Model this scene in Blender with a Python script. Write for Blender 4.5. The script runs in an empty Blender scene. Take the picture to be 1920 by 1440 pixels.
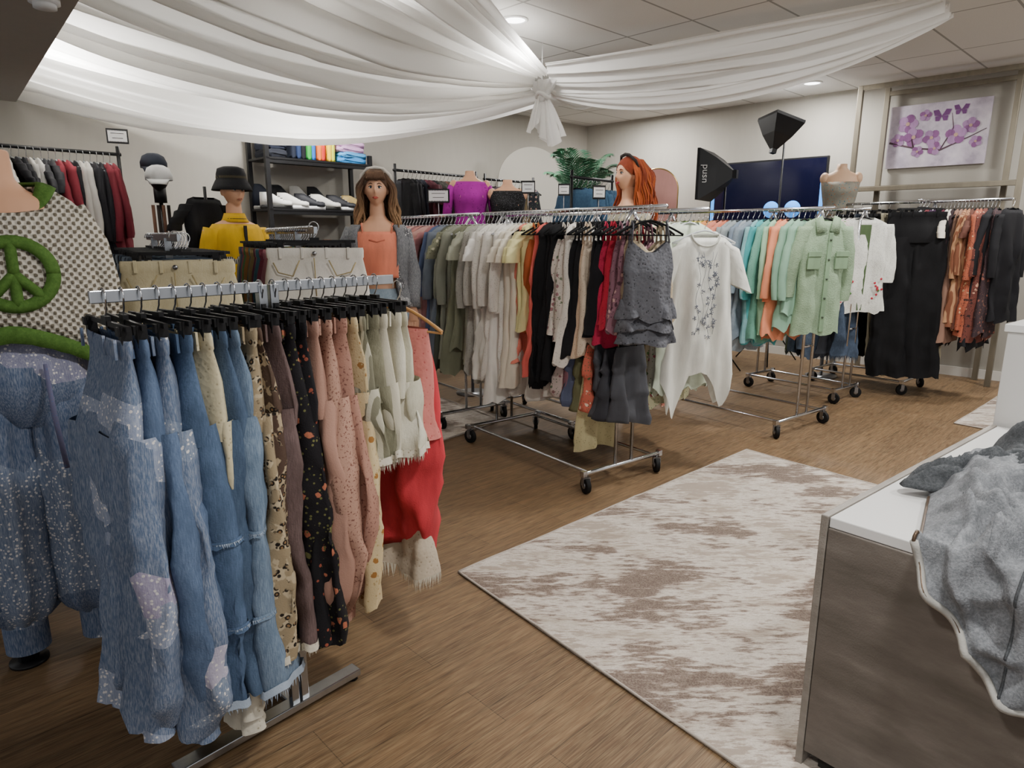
import bpy, math, random
from mathutils import Vector, Matrix, noise
R=random.Random(7)
sc=bpy.context.scene
COL=sc.collection
pi=math.pi
# ------------------------------------------------------------ colours / materials
def hx(h):
    h=h.lstrip('#'); c=[int(h[i:i+2],16)/255 for i in (0,2,4)]
    return tuple((x/12.92 if x<=.04045 else ((x+.055)/1.055)**2.4) for x in c)+(1,)
MC={}
def mat(pat='plain',c='888888',c2=None,c3=None,rough=.85,metal=0,scale=1.0,bump=.25,emit=0,var=.12,trans=0,spec=.3):
    key=(pat,c,c2,c3,rough,metal,scale,bump,emit,var,trans)
    if key in MC: return MC[key]
    m=bpy.data.materials.new(pat+'_'+c); MC[key]=m; m.use_nodes=True
    nt=m.node_tree; N=nt.nodes; L=nt.links; b=N['Principled BSDF']
    b.inputs['Roughness'].default_value=rough; b.inputs['Metallic'].default_value=metal
    b.inputs['Specular IOR Level'].default_value=spec
    def nn(t,**k):
        n=N.new(t)
        for a,v in k.items(): setattr(n,a,v)
        return n
    tc=nn('ShaderNodeTexCoord')
    def mp(s=(1,1,1),r=(0,0,0)):
        n=nn('ShaderNodeMapping'); n.inputs['Scale'].default_value=s; n.inputs['Rotation'].default_value=r
        L.new(tc.outputs['Object'],n.inputs[0]); return n.outputs[0]
    def mp2(v,s):
        n=nn('ShaderNodeMapping'); n.inputs['Scale'].default_value=s; L.new(v,n.inputs[0]); return n.outputs[0]
    def noi(vec,s,d=3,ro=.55):
        n=nn('ShaderNodeTexNoise'); n.inputs['Scale'].default_value=s; n.inputs['Detail'].default_value=d; n.inputs['Roughness'].default_value=ro
        L.new(vec,n.inputs['Vector']); return n.outputs['Fac']
    def vor(vec,s,feat='F1',dist='EUCLIDEAN'):
        n=nn('ShaderNodeTexVoronoi',feature=feat,distance=dist); n.inputs['Scale'].default_value=s
        L.new(vec,n.inputs['Vector']); return n
    def ramp(f,stops,const=False):
        n=nn('ShaderNodeValToRGB'); cr=n.color_ramp
        if const: cr.interpolation='CONSTANT'
        while len(cr.elements)<len(stops): cr.elements.new(.5)
        for e,(p,cc) in zip(cr.elements,stops): e.position=p; e.color=cc
        L.new(f,n.inputs[0]); return n.outputs[0]
    def mix(f,a,bb,bt='MIX'):
        n=nn('ShaderNodeMix',data_type='RGBA',blend_type=bt)
        for i,v in ((0,f),(6,a),(7,bb)):
            if hasattr(v,'links'): L.new(v,n.inputs[i])
            else: n.inputs[i].default_value=v
        return n.outputs[2]
    def mad(a,k,c_):
        n=nn('ShaderNodeMath',operation='MULTIPLY_ADD'); L.new(a,n.inputs[0]); n.inputs[1].default_value=k
        if hasattr(c_,'links'): L.new(c_,n.inputs[2])
        else: n.inputs[2].default_value=c_
        return n.outputs[0]
    C=hx(c); C2=hx(c2 or c); C3=hx(c3 or c2 or c)
    W=(1,1,1,1); K=(0,0,0,1)
    o=mp(); bh=None
    if pat=='plain': out=C
    elif pat=='denim':
        f=noi(mp((60,60,6)),6*scale,4); g=noi(o,9,2)
        out=mix(ramp(f,[(.35,K),(.7,W)]),C,C2); out=mix(ramp(g,[(.4,K),(.65,(.5,.5,.5,1))]),out,C3)
    elif pat=='patch':
        v=vor(mp((1,.5,1)),9*scale,'F1','CHEBYCHEV')
        a=ramp(v.outputs['Color'],[(0,C),(.45,C2),(.6,C),(.84,C3)],True)
        fl=vor(o,85); k=ramp(mad(noi(o,120,1),.3,fl.outputs['Distance']),[(.40,W),(.48,K)])
        f=noi(mp((60,60,8)),6,3)
        k2=ramp(v.outputs['Color'],[(0,K),(.45,W),(.6,K),(.84,W)],True)
        kk=mix(1.0,k,k2,'MULTIPLY'); out=mix(kk,a,hx('d4d1d0')); out=mix(ramp(f,[(.4,K),(.8,(.25,.25,.25,1))]),out,W)
    elif pat=='floral':
        v=vor(o,24*scale); nz=noi(o,60*scale,2)
        k=ramp(mad(nz,.5,v.outputs['Distance']),[(.5,W),(.54,K)]); cc=ramp(v.outputs['Color'],[(0,C2),(.45,C3),(.6,C),(.8,C2)],True)
        out=mix(k,C,cc)
        v2=vor(o,62*scale); k2=ramp(v2.outputs['Distance'],[(.2,W),(.25,K)]); out=mix(k2,out,C3)
    elif pat=='leopard':
        v=vor(o,60*scale); k=ramp(v.outputs['Distance'],[(0,hx('8a6a48')),(.18,hx('8a6a48')),(.26,hx('1c1613')),(.42,hx('1c1613')),(.5,C)])
        g=noi(o,30,2); out=mix(ramp(g,[(.45,K),(.5,W)]),k,C2)
    elif pat=='lace':
        v=vor(o,80*scale); k=ramp(v.outputs['Distance'],[(.12,W),(.3,K)]); out=mix(k,C,C2); bh=v.outputs['Distance']
        v2=vor(o,20*scale,'DISTANCE_TO_EDGE'); k2=ramp(v2.outputs['Distance'],[(.03,W),(.09,K)]); out=mix(k2,out,C)
    elif pat=='speckle':
        f=noi(o,150*scale,1); out=mix(ramp(f,[(.6,K),(.66,W)]),C,C2)
    elif pat=='fleece':
        f=noi(o,300*scale,3,.7); g=noi(o,40,2); out=mix(ramp(f,[(.35,K),(.65,W)]),C,C2); out=mix(ramp(g,[(.45,K),(.7,(.5,.5,.5,1))]),out,C3); bh=f
    elif pat=='stripe':
        w=nn('ShaderNodeTexWave'); w.inputs['Scale'].default_value=12*scale; w.inputs['Distortion'].default_value=.5
        L.new(mp(),w.inputs['Vector']); out=mix(ramp(w.outputs['Fac'],[(.45,K),(.55,W)]),C,C2)
    elif pat=='ombre':
        s=nn('ShaderNodeSeparateXYZ'); L.new(o,s.inputs[0]); mr=nn('ShaderNodeMapRange'); mr.inputs[1].default_value=1.72; mr.inputs[2].default_value=1.45; L.new(s.outputs[2],mr.inputs[0])
        f=noi(mp((50,50,5)),5,4); out=mix(mr.outputs[0],C,C2); out=mix(ramp(f,[(.35,K),(.7,(.6,.6,.6,1))]),out,C3); bh=f
    elif pat=='knit':
        v=vor(o,62*scale); k=ramp(v.outputs['Distance'],[(.22,W),(.34,K)]); out=mix(k,C,C2); bh=v.outputs['Distance']
    elif pat=='crochet':
        s=nn('ShaderNodeSeparateXYZ'); L.new(o,s.inputs[0])
        def wv(sock,fr,off=0):
            a=nn('ShaderNodeMath',operation='MULTIPLY_ADD'); L.new(sock,a.inputs[0]); a.inputs[1].default_value=fr; a.inputs[2].default_value=off
            b_=nn('ShaderNodeMath',operation='SINE'); L.new(a.outputs[0],b_.inputs[0]); return b_.outputs[0]
        p_=nn('ShaderNodeMath',operation='MULTIPLY'); L.new(wv(s.outputs[0],300),p_.inputs[0]); L.new(wv(s.outputs[2],260),p_.inputs[1])
        nz=noi(o,120,3); p2=mad(nz,1.3,p_.outputs[0])
        k=ramp(p2,[(.6,K),(1.0,W)]); out=mix(k,C,C2); bh=p2
    elif pat=='tile':
        br=nn('ShaderNodeTexBrick'); br.offset=0; L.new(mp((1,1,1),(0,0,-.77)),br.inputs['Vector'])
        br.inputs['Scale'].default_value=1; br.inputs['Brick Width'].default_value=1.22; br.inputs['Row Height'].default_value=.61
        br.inputs['Mortar Size'].default_value=.010; br.inputs['Color1'].default_value=C; br.inputs['Color2'].default_value=C; br.inputs['Mortar'].default_value=C2
        out=br.outputs['Color']; f=noi(o,180,2); out=mix(ramp(f,[(.3,(.2,.2,.2,1)),(.5,K)]),out,C2)
    elif pat=='wood':
        v=mp((1,1,1),(0,0,-.765))
        br=nn('ShaderNodeTexBrick'); br.offset=.37; L.new(v,br.inputs['Vector']); br.inputs['Scale'].default_value=1
        br.inputs['Brick Width'].default_value=1.25; br.inputs['Row Height'].default_value=.19; br.inputs['Mortar Size'].default_value=.0015
        br.inputs['Color1'].default_value=C; br.inputs['Color2'].default_value=C2; br.inputs['Mortar'].default_value=C3; br.inputs['Bias'].default_value=0
        f=noi(mp2(v,(1.2,22,1)),2.2,6,.65); out=mix(ramp(f,[(.3,(.85,.85,.85,1)),(.62,K)]),br.outputs['Color'],C3)
        g=noi(mp2(v,(3,90,1)),3,3,.6); out=mix(ramp(g,[(.42,K),(.7,(.55,.55,.55,1))]),out,hx('a08a68')); bh=g
    elif pat=='rug':
        v=mp((1,1,1),(0,0,.745))
        A=noi(mp2(v,(1,2.0,1)),1.7,4,.6); B=noi(mp2(v,(1.3,6,1)),7,10,.76); D=noi(mp2(v,(1,3,1)),3.2,6,.65)
        n2=mad(A,1.3,B)
        mr=nn('ShaderNodeMapRange'); mr.inputs[1].default_value=.93; mr.inputs[2].default_value=1.38; L.new(n2,mr.inputs[0])
        base=ramp(D,[(.36,hx('aea294')),(.43,hx('c2b9ad')),(.55,hx('d0c8be')),(.7,hx('c5bcb0'))])
        mk=ramp(mr.outputs[0],[(.48,K),(.53,(.7,.7,.7,1)),(.58,(.45,.45,.45,1)),(.66,W)])
        dk=ramp(mr.outputs[0],[(.47,hx('a99987')),(.56,hx('95857a')),(.68,hx('7b6b61')),(.85,hx('695a51'))])
        out=mix(mk,base,dk)
        lo=ramp(mr.outputs[0],[(.2,(.8,.8,.8,1)),(.27,K)]); out=mix(lo,out,hx('968779'))
        fine=noi(o,160,3,.7); out=mix(ramp(fine,[(.42,(.35,.35,.35,1)),(.55,K)]),out,C2); bh=fine
    elif pat=='stone':
        f=noi(mp((1.6,1.6,6),(0,.35,0)),2.2,7,.62); out=ramp(f,[(.3,C2),(.55,C),(.75,C3)])
    elif pat=='flowers':
        f=noi(o,4,5,.65); out=ramp(f,[(.35,hx('a298a8')),(.5,hx('c2b8c6')),(.65,hx('d2cad2'))])
    else: out=C
    if var and pat in('plain','floral','lace','speckle','stripe','leopard','knit'):
        f=noi(mp((14,14,3)),1.2,3); out=mix(ramp(f,[(.35,(var*2,)*3+(1,)),(.6,K)]),out,(C[0]*.35,C[1]*.35,C[2]*.35,1))
    if hasattr(out,'links'): L.new(out,b.inputs['Base Color'])
    else: b.inputs['Base Color'].default_value=out
    if bump and metal<.5:
        bp=nn('ShaderNodeBump'); bp.inputs['Strength'].default_value=bump; bp.inputs['Distance'].default_value=.004
        L.new(bh if bh is not None else noi(o,220,2),bp.inputs['Height']); L.new(bp.outputs[0],b.inputs['Normal'])
    if emit:
        b.inputs['Emission Color'].default_value=C; b.inputs['Emission Strength'].default_value=emit
    if trans:
        t=nn('ShaderNodeBsdfTranslucent'); t.inputs[0].default_value=C; ms=nn('ShaderNodeMixShader'); ms.inputs[0].default_value=trans
        L.new(b.outputs[0],ms.inputs[1]); L.new(t.outputs[0],ms.inputs[2]); L.new(ms.outputs[0],N['Material Output'].inputs[0])
    return m
CHROME=mat(c='d8dade',rough=.18,metal=1,bump=0)
DCHROME=mat(c='9a9b9e',rough=.35,metal=1,bump=0)
BLK=mat(c='141416',rough=.5,bump=.05); VELV=mat(c='0c0c0e',rough=.95)
CLEAR=mat(c='cfd3d6',rough=.2,bump=0,var=0); RUB=mat(c='101010',rough=.7,bump=0)
WHITEP=mat(c='e8e8e8',rough=.5,bump=0,var=0); SKIN=mat(c='d9a786',rough=.5,bump=0,var=.02); SKIN2=mat(c='cf9f80',rough=.5,bump=0,var=.02)
# ------------------------------------------------------------ mesh builder
class MB:
    def __init__(s): s.v=[];s.f=[];s.m=[];s.s=[]
    def add(s,vs,fs,mi=0,sm=True):
        o=len(s.v); s.v+=[tuple(v) for v in vs]; s.f+=[tuple(i+o for i in f) for f in fs]; s.m+=[mi]*len(fs); s.s+=[sm]*len(fs); return s
    def box(s,c,sz,rz=0,mi=0,M=None):
        x,y,z=[a/2 for a in sz]; vs=[Vector((i*x,j*y,k*z)) for i in(-1,1) for j in(-1,1) for k in(-1,1)]
        m=M if M is not None else Matrix.Rotation(rz,3,'Z'); vs=[m@v+Vector(c) for v in vs]
        return s.add(vs,[(0,1,3,2),(4,6,7,5),(0,4,5,1),(2,3,7,6),(0,2,6,4),(1,5,7,3)],mi,False)
    def loft(s,rings,closed=True,c0=False,c1=False,mi=0,sm=True):
        n=len(rings[0]); vs=[p for r in rings for p in r]; fs=[]
        for i in range(len(rings)-1):
            for j in range(n if closed else n-1):
                k=(j+1)%n; fs.append((i*n+j,i*n+k,(i+1)*n+k,(i+1)*n+j))
        if c0: fs.append(tuple(range(n))[::-1])
        if c1: fs.append(tuple((len(rings)-1)*n+j for j in range(n)))
        return s.add(vs,fs,mi,sm)
    def tube(s,pts,r,seg=8,mi=0,sm=True,cap=True,ry=1.0):
        pts=[Vector(p) for p in pts]; n=len(pts); rr=r if isinstance(r,(list,tuple)) else [r]*n; rings=[]; up=None
        for i,p in enumerate(pts):
            t=(pts[min(i+1,n-1)]-pts[max(i-1,0)]); t=t.normalized() if t.length>1e-9 else Vector((0,0,1))
            if up is None:
                up=Vector((0,1,0)) if abs(t.y)<.9 else Vector((1,0,0))
            a=t.cross(up); a=a.normalized() if a.length>1e-6 else t.orthogonal().normalized(); b=a.cross(t).normalized(); up=b
            rings.append([p+a*math.cos(2*pi*j/seg+pi/seg)*rr[i]+b*math.sin(2*pi*j/seg+pi/seg)*rr[i]*ry for j in range(seg)])
        return s.loft(rings,True,cap,cap,mi,sm)
    def sph(s,c,r,seg=16,rn=10,mi=0,fn=None):
        r=r if isinstance(r,(list,tuple)) else (r,)*3; rings=[]
        for i in range(rn+1):
            ph=pi*max(.02,min(.98,i/rn)) if 0<i<rn else (0.02 if i==0 else pi-.02); ring=[]
            for j in range(seg):
                th=2*pi*j/seg; d=Vector((math.sin(ph)*math.cos(th),math.sin(ph)*math.sin(th),math.cos(ph)))
                k=fn(d) if fn else d
                ring.append((c[0]+k[0]*r[0],c[1]+k[1]*r[1],c[2]+k[2]*r[2]))
            rings.append(ring)
        return s.loft(rings,True,True,True,mi)
    def cyl(s,a,b,r,seg=16,mi=0,r2=None):
        s.tube([a,b],[r,r2 if r2 is not None else r],seg,mi,sm=True); return s
    def build(s,name,mats,loc=(0,0,0),rz=0,parent=None,bevel=0,label=None,cat=None,group=None,kind=None,solid=0,rot=None):
        me=bpy.data.meshes.new(name); me.from_pydata(s.v,[],s.f)
        for m in (mats if isinstance(mats,(list,tuple)) else [mats]): me.materials.append(m)
        me.polygons.foreach_set('material_index',s.m); me.polygons.foreach_set('use_smooth',s.s); me.update()
        o=bpy.data.objects.new(name,me); COL.objects.link(o); o.location=loc; o.rotation_euler=rot or (0,0,rz)
        if parent: o.parent=parent
        if bevel:
            b=o.modifiers.new('b','BEVEL'); b.width=bevel; b.segments=2; b.limit_method='ANGLE'
        if solid:
            q=o.modifiers.new('s','SOLIDIFY'); q.thickness=solid; q.offset=0
        tag(o,label,cat,group,kind); return o
def tag(o,label=None,cat=None,group=None,kind=None):
    if label:o['label']=label
    if cat:o['category']=cat
    if group:o['group']=group
    if kind:o['kind']=kind
def empty(name,loc,rz=0,label=None,cat=None,group=None):
    o=bpy.data.objects.new(name,None); COL.objects.link(o); o.location=loc; o.rotation_euler=(0,0,rz); o.empty_display_size=.1; tag(o,label,cat,group); return o
def lerp(a,b,t): return a+(b-a)*t
def V(*a): return Vector(a)
# ------------------------------------------------------------ room
HC=3.1
def slab(name,pts,z0,z1,m):
    mb=MB(); n=len(pts); mb.add([(x,y,z0) for x,y in pts]+[(x,y,z1) for x,y in pts],[tuple(range(n))[::-1],tuple(range(n,2*n))]+[(i,(i+1)%n,n+(i+1)%n,n+i) for i in range(n)],0,False)
    return mb.build(name,m,kind='structure')
WALL=mat(c='a29e95',rough=.9,bump=.05,var=.02)
C0=V(1.14,10.7); d1=V(-.722,-.692); d2=V(.719,-.695)
slab('floor',[(-7.5,-2.5),(9.5,-2.5),(9.5,5),(1.2,11.6),(-7.5,3.5)],-.1,0,mat('wood','7b6044','674f38','3a2b1c',rough=.5,bump=.1,spec=.35))
slab('ceiling',[(-7.5,-2.5),(9.5,-2.5),(9.5,5),(1.2,11.6),(-7.5,3.5)],HC,HC+.1,mat('tile','dbdad8','9a9996',rough=.9,bump=.1))
def wall(name,a,b,nrm,z0=0,z1=HC,th=.12,m=WALL):
    return slab(name,[tuple(a),tuple(b),tuple(b+nrm*th),tuple(a+nrm*th)],z0,z1,m)
W1e=C0+d1*11; W2e=C0+d2*10
wall('wall_left',C0,W1e,V(-.692,.722)); wall('wall_right',C0,W2e,V(.695,.719))
BBM=mat(c='d5d2cb',rough=.6,bump=0,var=0)
wall('baseboard_left',C0+V(0,-.02),W1e,V(.692,-.722),0,.1,.015,BBM); wall('baseboard_right',C0+V(0,-.02),W2e,V(-.695,-.719),0,.1,.015,BBM)
SOF=mat(c='b2afa8',rough=.9,bump=.05,var=.02)
slab('trim_1',[(-3.83,5.5),(.02,.95),(-1.5,-.3),(-5.3,4.1)],2.5,HC,SOF)
m=MB(); m.cyl((0,0,0),(0,0,-.025),.06,24); m.cyl((0,0,-.025),(0,0,-.045),.045,24); m.build('smoke_detector',WHITEP,loc=(-2.02,3.17,2.499),label='round white smoke detector on the grey bulkhead',cat='smoke detector')
LT=mat(c='ffffff',emit=9,rough=.5,bump=0,var=0)
def downlight(x,y,e=50):
    m=MB(); n=28
    rings=[[(math.cos(2*pi*j/n)*r,math.sin(2*pi*j/n)*r,z) for j in range(n)] for r,z in((.105,0),(.105,-.008),(.085,-.012),(.08,-.004))]
    m.loft(rings); o=m.build('recessed_downlight',WHITEP,loc=(x,y,HC),label='round white recessed ceiling downlight, lit',cat='ceiling light',group='recessed ceiling lights')
    d=MB(); d.cyl((0,0,-.004),(0,0,-.006),.08,24); d.build('lens',LT,parent=o)
    l=bpy.data.lights.new('lamp','AREA'); l.shape='DISK'; l.size=.3; l.energy=e; l.color=(1,.975,.94); lo=bpy.data.objects.new('lamp',l); COL.objects.link(lo); lo.parent=o; lo.location=(0,0,-.03)
for x,y in [(.02,5.56),(1.62,9.2),(3.24,7.73),(-1.9,6.4),(-3.1,5.0),(1.9,3.9),(.9,.9),(3.6,4.4),(-1.0,.0),(4.9,5.6),(0.2,8.0),(2.9,1.6),(-.9,4.0)]:
    downlight(x,y,36 if (x,y) in((-.9,4.0),(.02,5.56)) else (44 if (x,y)==(.2,8.0) else 60))
w=bpy.data.worlds.new('w'); sc.world=w; w.use_nodes=True; w.node_tree.nodes['Background'].inputs[0].default_value=(.97,.98,1,1); w.node_tree.nodes['Background'].inputs[1].default_value=.68
# ------------------------------------------------------------ rugs
def rug(q,name='area_rug',label=''):
    a,b,c,d=[V(*p) for p in q]; ang=math.atan2((b-a).y,(b-a).x); Mi=Matrix.Rotation(-ang,2)
    L=[Mi@(p-a) for p in (a,b,c,d)]; m=MB(); n=40; g=[]
    for i in range(n+1):
        row=[]
        for j in range(n+1):
            p=L[0].lerp(L[1],i/n).lerp(L[3].lerp(L[2],i/n),j/n); row.append((p.x,p.y,.009+.004*noise.noise(V(p.x*3,p.y*3,0))+.004*math.exp(-((p.x-1.3)/.03)**2)+.003*math.exp(-((p.y+.55)/.03)**2)))
        g.append(row)
    m.loft(g,False); bnd=[g[i][0] for i in range(n+1)]+[g[n][j] for j in range(1,n+1)]+[g[i][n] for i in range(n-1,-1,-1)]+[g[0][j] for j in range(n-1,0,-1)]
    m.loft([bnd,[(x,y,.0005) for x,y,z in bnd]])
    o=m.build(name,mat('rug','d9d2c8','a89c8f',bump=.3,rough=.95),loc=(a.x,a.y,0),rz=ang,label=label,cat='rug')
    e=MB(); e.tube([Vector(p) for p in bnd+[bnd[0]]],.005,6); e.build('edge_binding',mat(c='b5aba0',bump=.2),parent=o)
rug([(-.242,2.765),(1.67,4.526),(2.85,3.05),(.92,1.29)],label='cream and brown distressed abstract area rug on the wood floor')
rug([(-.51,4.76),(-.05,5.35),(-1.0,6.45),(-1.6,5.85)],label='light distressed rug beneath the hanging blouses')
rug([(3.59,5.21),(4.59,6.12),(5.3,5.3),(4.3,4.4)],label='light distressed rug beside the counter')
# ------------------------------------------------------------ counter
e2=V(.775,.632); ev=V(.66,-.751)
def cr(c,a,b,z0,z1,ma,name,par=None):
    m=MB(); pts=[c,c+a,c+a+b,c+b]; m.add([(p.x,p.y,z0) for p in pts]+[(p.x,p.y,z1) for p in pts],[(3,2,1,0),(4,5,6,7),(0,1,5,4),(1,2,6,5),(2,3,7,6),(3,0,4,7)],0,False)
    return m.build(name,ma,parent=par,bevel=.003)
STONE=mat('stone','6f6861','5c564f','847d75',rough=.45,bump=.15,spec=.4); TOPW=mat(c='dcdcda',rough=.12,bump=0,var=0,spec=.5)
Cn=V(.834,1.633)
ct=empty('sales_counter',(0,0,0),label='sales counter with grey-brown stone sides and glossy white top',cat='counter')
cr(Cn+e2*.03+ev*.03,e2*1.3,ev*.85,.0,.06,mat(c='2b2926'),'plinth',ct)
cr(Cn,e2*1.36,ev*.9,.06,.745,STONE,'body',ct)
cr(Cn+e2*.004,e2*1.352,ev*.9,.746,.775,TOPW,'countertop',ct)
cr(Cn-ev*.022,e2*1.36,ev*.02,.0,.777,mat('stone','8d877f','7a746c','9c968e',rough=.4),'side_panel',ct)
ct2=empty('raised_counter',(0,0,0),label='taller white and grey counter section beside the sales counter',cat='counter')
cr(Cn+e2*1.37-ev*.02,e2*.6,ev*1.2,0,1.14,mat(c='c9c8c5',rough=.5,bump=.05,var=0),'body',ct2)
cr(Cn+e2*1.36-ev*.03,e2*.62,ev*1.22,1.141,1.17,TOPW,'countertop',ct2)
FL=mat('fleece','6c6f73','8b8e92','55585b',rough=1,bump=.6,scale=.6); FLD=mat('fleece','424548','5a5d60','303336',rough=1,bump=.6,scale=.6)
def interp(x,pts):
    if x<=pts[0][0]: return pts[0][1]
    for (a,b),(c,d) in zip(pts,pts[1:]):
        if x<=c: return lerp(b,d,(x-a)/(c-a))
    return pts[-1][1]
def jacket():
    m=MB(); nu,nv=110,110; rows=[]
    for i in range(nu+1):
        row=[]; a=i/nu
        for j in range(nv+1):
            b=j/nv
            ac0=.2+.6*b
            low=interp(ac0,[(.2,.02),(.25,.09),(.35,.22),(.42,.28),(.55,.34),(.8,.36)])+.012*math.sin(b*22)
            lim=-.48-.22*math.sin(b*2.2)+.02*math.sin(b*17)
            w=lerp(lim,low,a); st=interp(w,[(-.5,.05),(-.33,.12),(0,.215)]); across=lerp(st,.8,b)
            wx=across+.05*noise.noise(V(across*5,w*5,2)); wy=w+.05*noise.noise(V(across*5,w*5,8))
            rid=max(0,1-abs(noise.noise(V(wx*6+wy*4,wy*4-wx*2,1)))*3.0)
            ridb=max(0,1-abs(noise.noise(V(wx*10-wy*7,wy*6+wx*4,6)))*3.2)
            rid2=noise.noise(V(across*16,w*12,5))
            if w<0:
                edge=min(1,b*7,a*10)
                z=.787+edge*(.075*rid+.045*ridb+.010*rid2+.006)+.06*edge*max(0,noise.noise(V(across*3+3,w*3.2,9)))*(-w/.4)
                p=Cn+e2*(-w)+ev*across
            else:
                r=.03; t=min(w/r,pi/2); f=.034*rid*min(1,w*12+.3)+.024*ridb+.006*rid2
                p=Cn+ev*across+e2*(-.02-math.sin(t)*.012-abs(f)); z=.787+.02*math.cos(t)-max(0,w-.015)+.035*rid*max(0,1-w*18)
            row.append((p.x,p.y,z))
        rows.append(row)
    m.loft(rows,False)
    o=m.build('fleece_jacket',FL,solid=.008,label='grey heathered zip fleece jacket draped over the counter edge',cat='jacket')
    edge=[Vector(rows[i][0]) for i in range(nu//3,nu+1)]+[Vector(rows[nu][j]) for j in range(1,24)]; z=MB(); z.tube([p+V(-.006,-.006,.003) for p in edge],.0045,6); z.build('zipper',mat(c='5a4a3c',rough=.35,metal=.5,bump=0),parent=o)
    h=MB(); h.tube([Vector(rows[nu][j])+V(-.004,-.004,0) for j in range(nv+1)],.009,6); h.build('hem',mat(c='a9a7a1'),parent=o)
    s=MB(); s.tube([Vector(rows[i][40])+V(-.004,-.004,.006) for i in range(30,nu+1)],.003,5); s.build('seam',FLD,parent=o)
    def flap(name,c,ax,bx,hh,seed,ma=FLD):
        mm=MB(); rr=[]
        for i in range(51):
            r_=[]; u=i/50
            for j in range(41):
                v=j/40; k=math.sin(pi*u)**.5*math.sin(pi*v)**.45
                p=c+ax*(u-.5+.09*math.sin(v*5+seed))+bx*(v-.5+.1*math.sin(u*6+seed))
                rd=max(0,1-abs(noise.noise(V(u*3+v*2,v*3.5-u,seed)))*3)
                zz=.80+hh*k*(.45+.65*rd+.12*noise.noise(V(u*12,v*12,seed)))
                r_.append((p.x,p.y,zz))
            rr.append(r_)
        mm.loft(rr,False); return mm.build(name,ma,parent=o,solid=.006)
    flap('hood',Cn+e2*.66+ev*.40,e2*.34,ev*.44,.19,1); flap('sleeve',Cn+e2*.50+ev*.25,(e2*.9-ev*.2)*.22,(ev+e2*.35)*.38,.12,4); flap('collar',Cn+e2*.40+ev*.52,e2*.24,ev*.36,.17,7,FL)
    g=MB(); c=Cn+e2*.56+ev*.35; g.tube([(c.x+.014*math.cos(t),c.y+.014*math.sin(t),.905) for t in[2*pi*k/16 for k in range(17)]],.004,6); g.build('eyelet',mat(c='7a5a3a',metal=.8,rough=.3,bump=0),parent=o)
jacket()
# ------------------------------------------------------------ hangers
def hook_mb(mb,mi=0,r=.0022):
    pts=[(0,0,-.075),(0,0,-.055),(.012,0,-.04)]+[(.02*math.cos(a),0,-.014+.022*math.sin(a)) for a in [(-pi/4)+pi*1.3*k/10 for k in range(11)]]
    mb.tube(pts,r,5,mi)
HM={}
def hanger_meshes(kind):
    if kind in HM: return HM[kind]
    h=MB(); hook_mb(h); b=MB()
    if kind=='clip':
        b.box((0,0,-.073),(.34,.008,.012)); b.box((0,0,-.068),(.04,.012,.022))
        for x in(-.14,.14): b.box((x,0,-.095),(.024,.022,.05)); b.box((x,-.012,-.08),(.02,.01,.02))
        mt=BLK
    else:
        w=.2; pts=[(-w,0,-.15)]+[(-w+2*w*k/12,0,-.075-.075*abs(k/6-1)**1.4) for k in range(1,12)]+[(w,0,-.15)]
        b.tube(pts,.006,6); b.tube([(-w,0,-.15),(w,0,-.155)],.004,6)
        mt={'velvet':VELV,'plastic':CLEAR,'wood':mat(c='b98a55',rough=.4,bump=0)}[kind]
    bo=b.build('clothes_hanger',mt); ho=h.build('hook',CHROME); COL.objects.unlink(bo); COL.objects.unlink(ho)
    HM[kind]=(bo,ho); return HM[kind]
HL={'clip':'black clip hanger with chrome hook on the rack','velvet':'black velvet clothes hanger with chrome hook','plastic':'clear plastic hanger with chrome hook on the rack','wood':'wooden clothes hanger with metal hook'}
def hanger(kind,loc,rz,group):
    b,h=hanger_meshes(kind); o=b.copy(); COL.objects.link(o); o.location=loc; o.rotation_euler=(0,0,rz)
    tag(o,HL[kind],'hanger',group); k=h.copy(); COL.objects.link(k); k.parent=o; return o
# ------------------------------------------------------------ garments
def sp(c,p=.75): return math.copysign(abs(c)**p,c)
def ringf(hw,d,z,n,fold,ph,rng,zoff=None,cx=0,cy=0):
    out=[]; sw=fold*.9*noise.noise(V(z*4,ph[0],ph[1])) ; hw=hw*(1+fold*2.2*noise.noise(V(z*7,ph[1],ph[0])))
    for j in range(n):
        th=2*pi*j/n; x=cx+hw*sp(math.cos(th)); y=cy+d*math.sin(th)
        f=fold*(math.sin(x*ph[0]+ph[1]+z*2.5+1.5*noise.noise(V(x*5,z*5,ph[3])))+.6*math.sin(x*ph[2]+ph[3]-z*3))
        wr=fold*.75*noise.noise(V(x*17+ph[1]*3,z*15,ph[3]+(2 if math.sin(th)<0 else 9)))
        out.append((x+sw,y+f*(1 if math.sin(th)<0 else .75)+wr,z+(zoff(x,th) if zoff else 0)))
    return out
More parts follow.
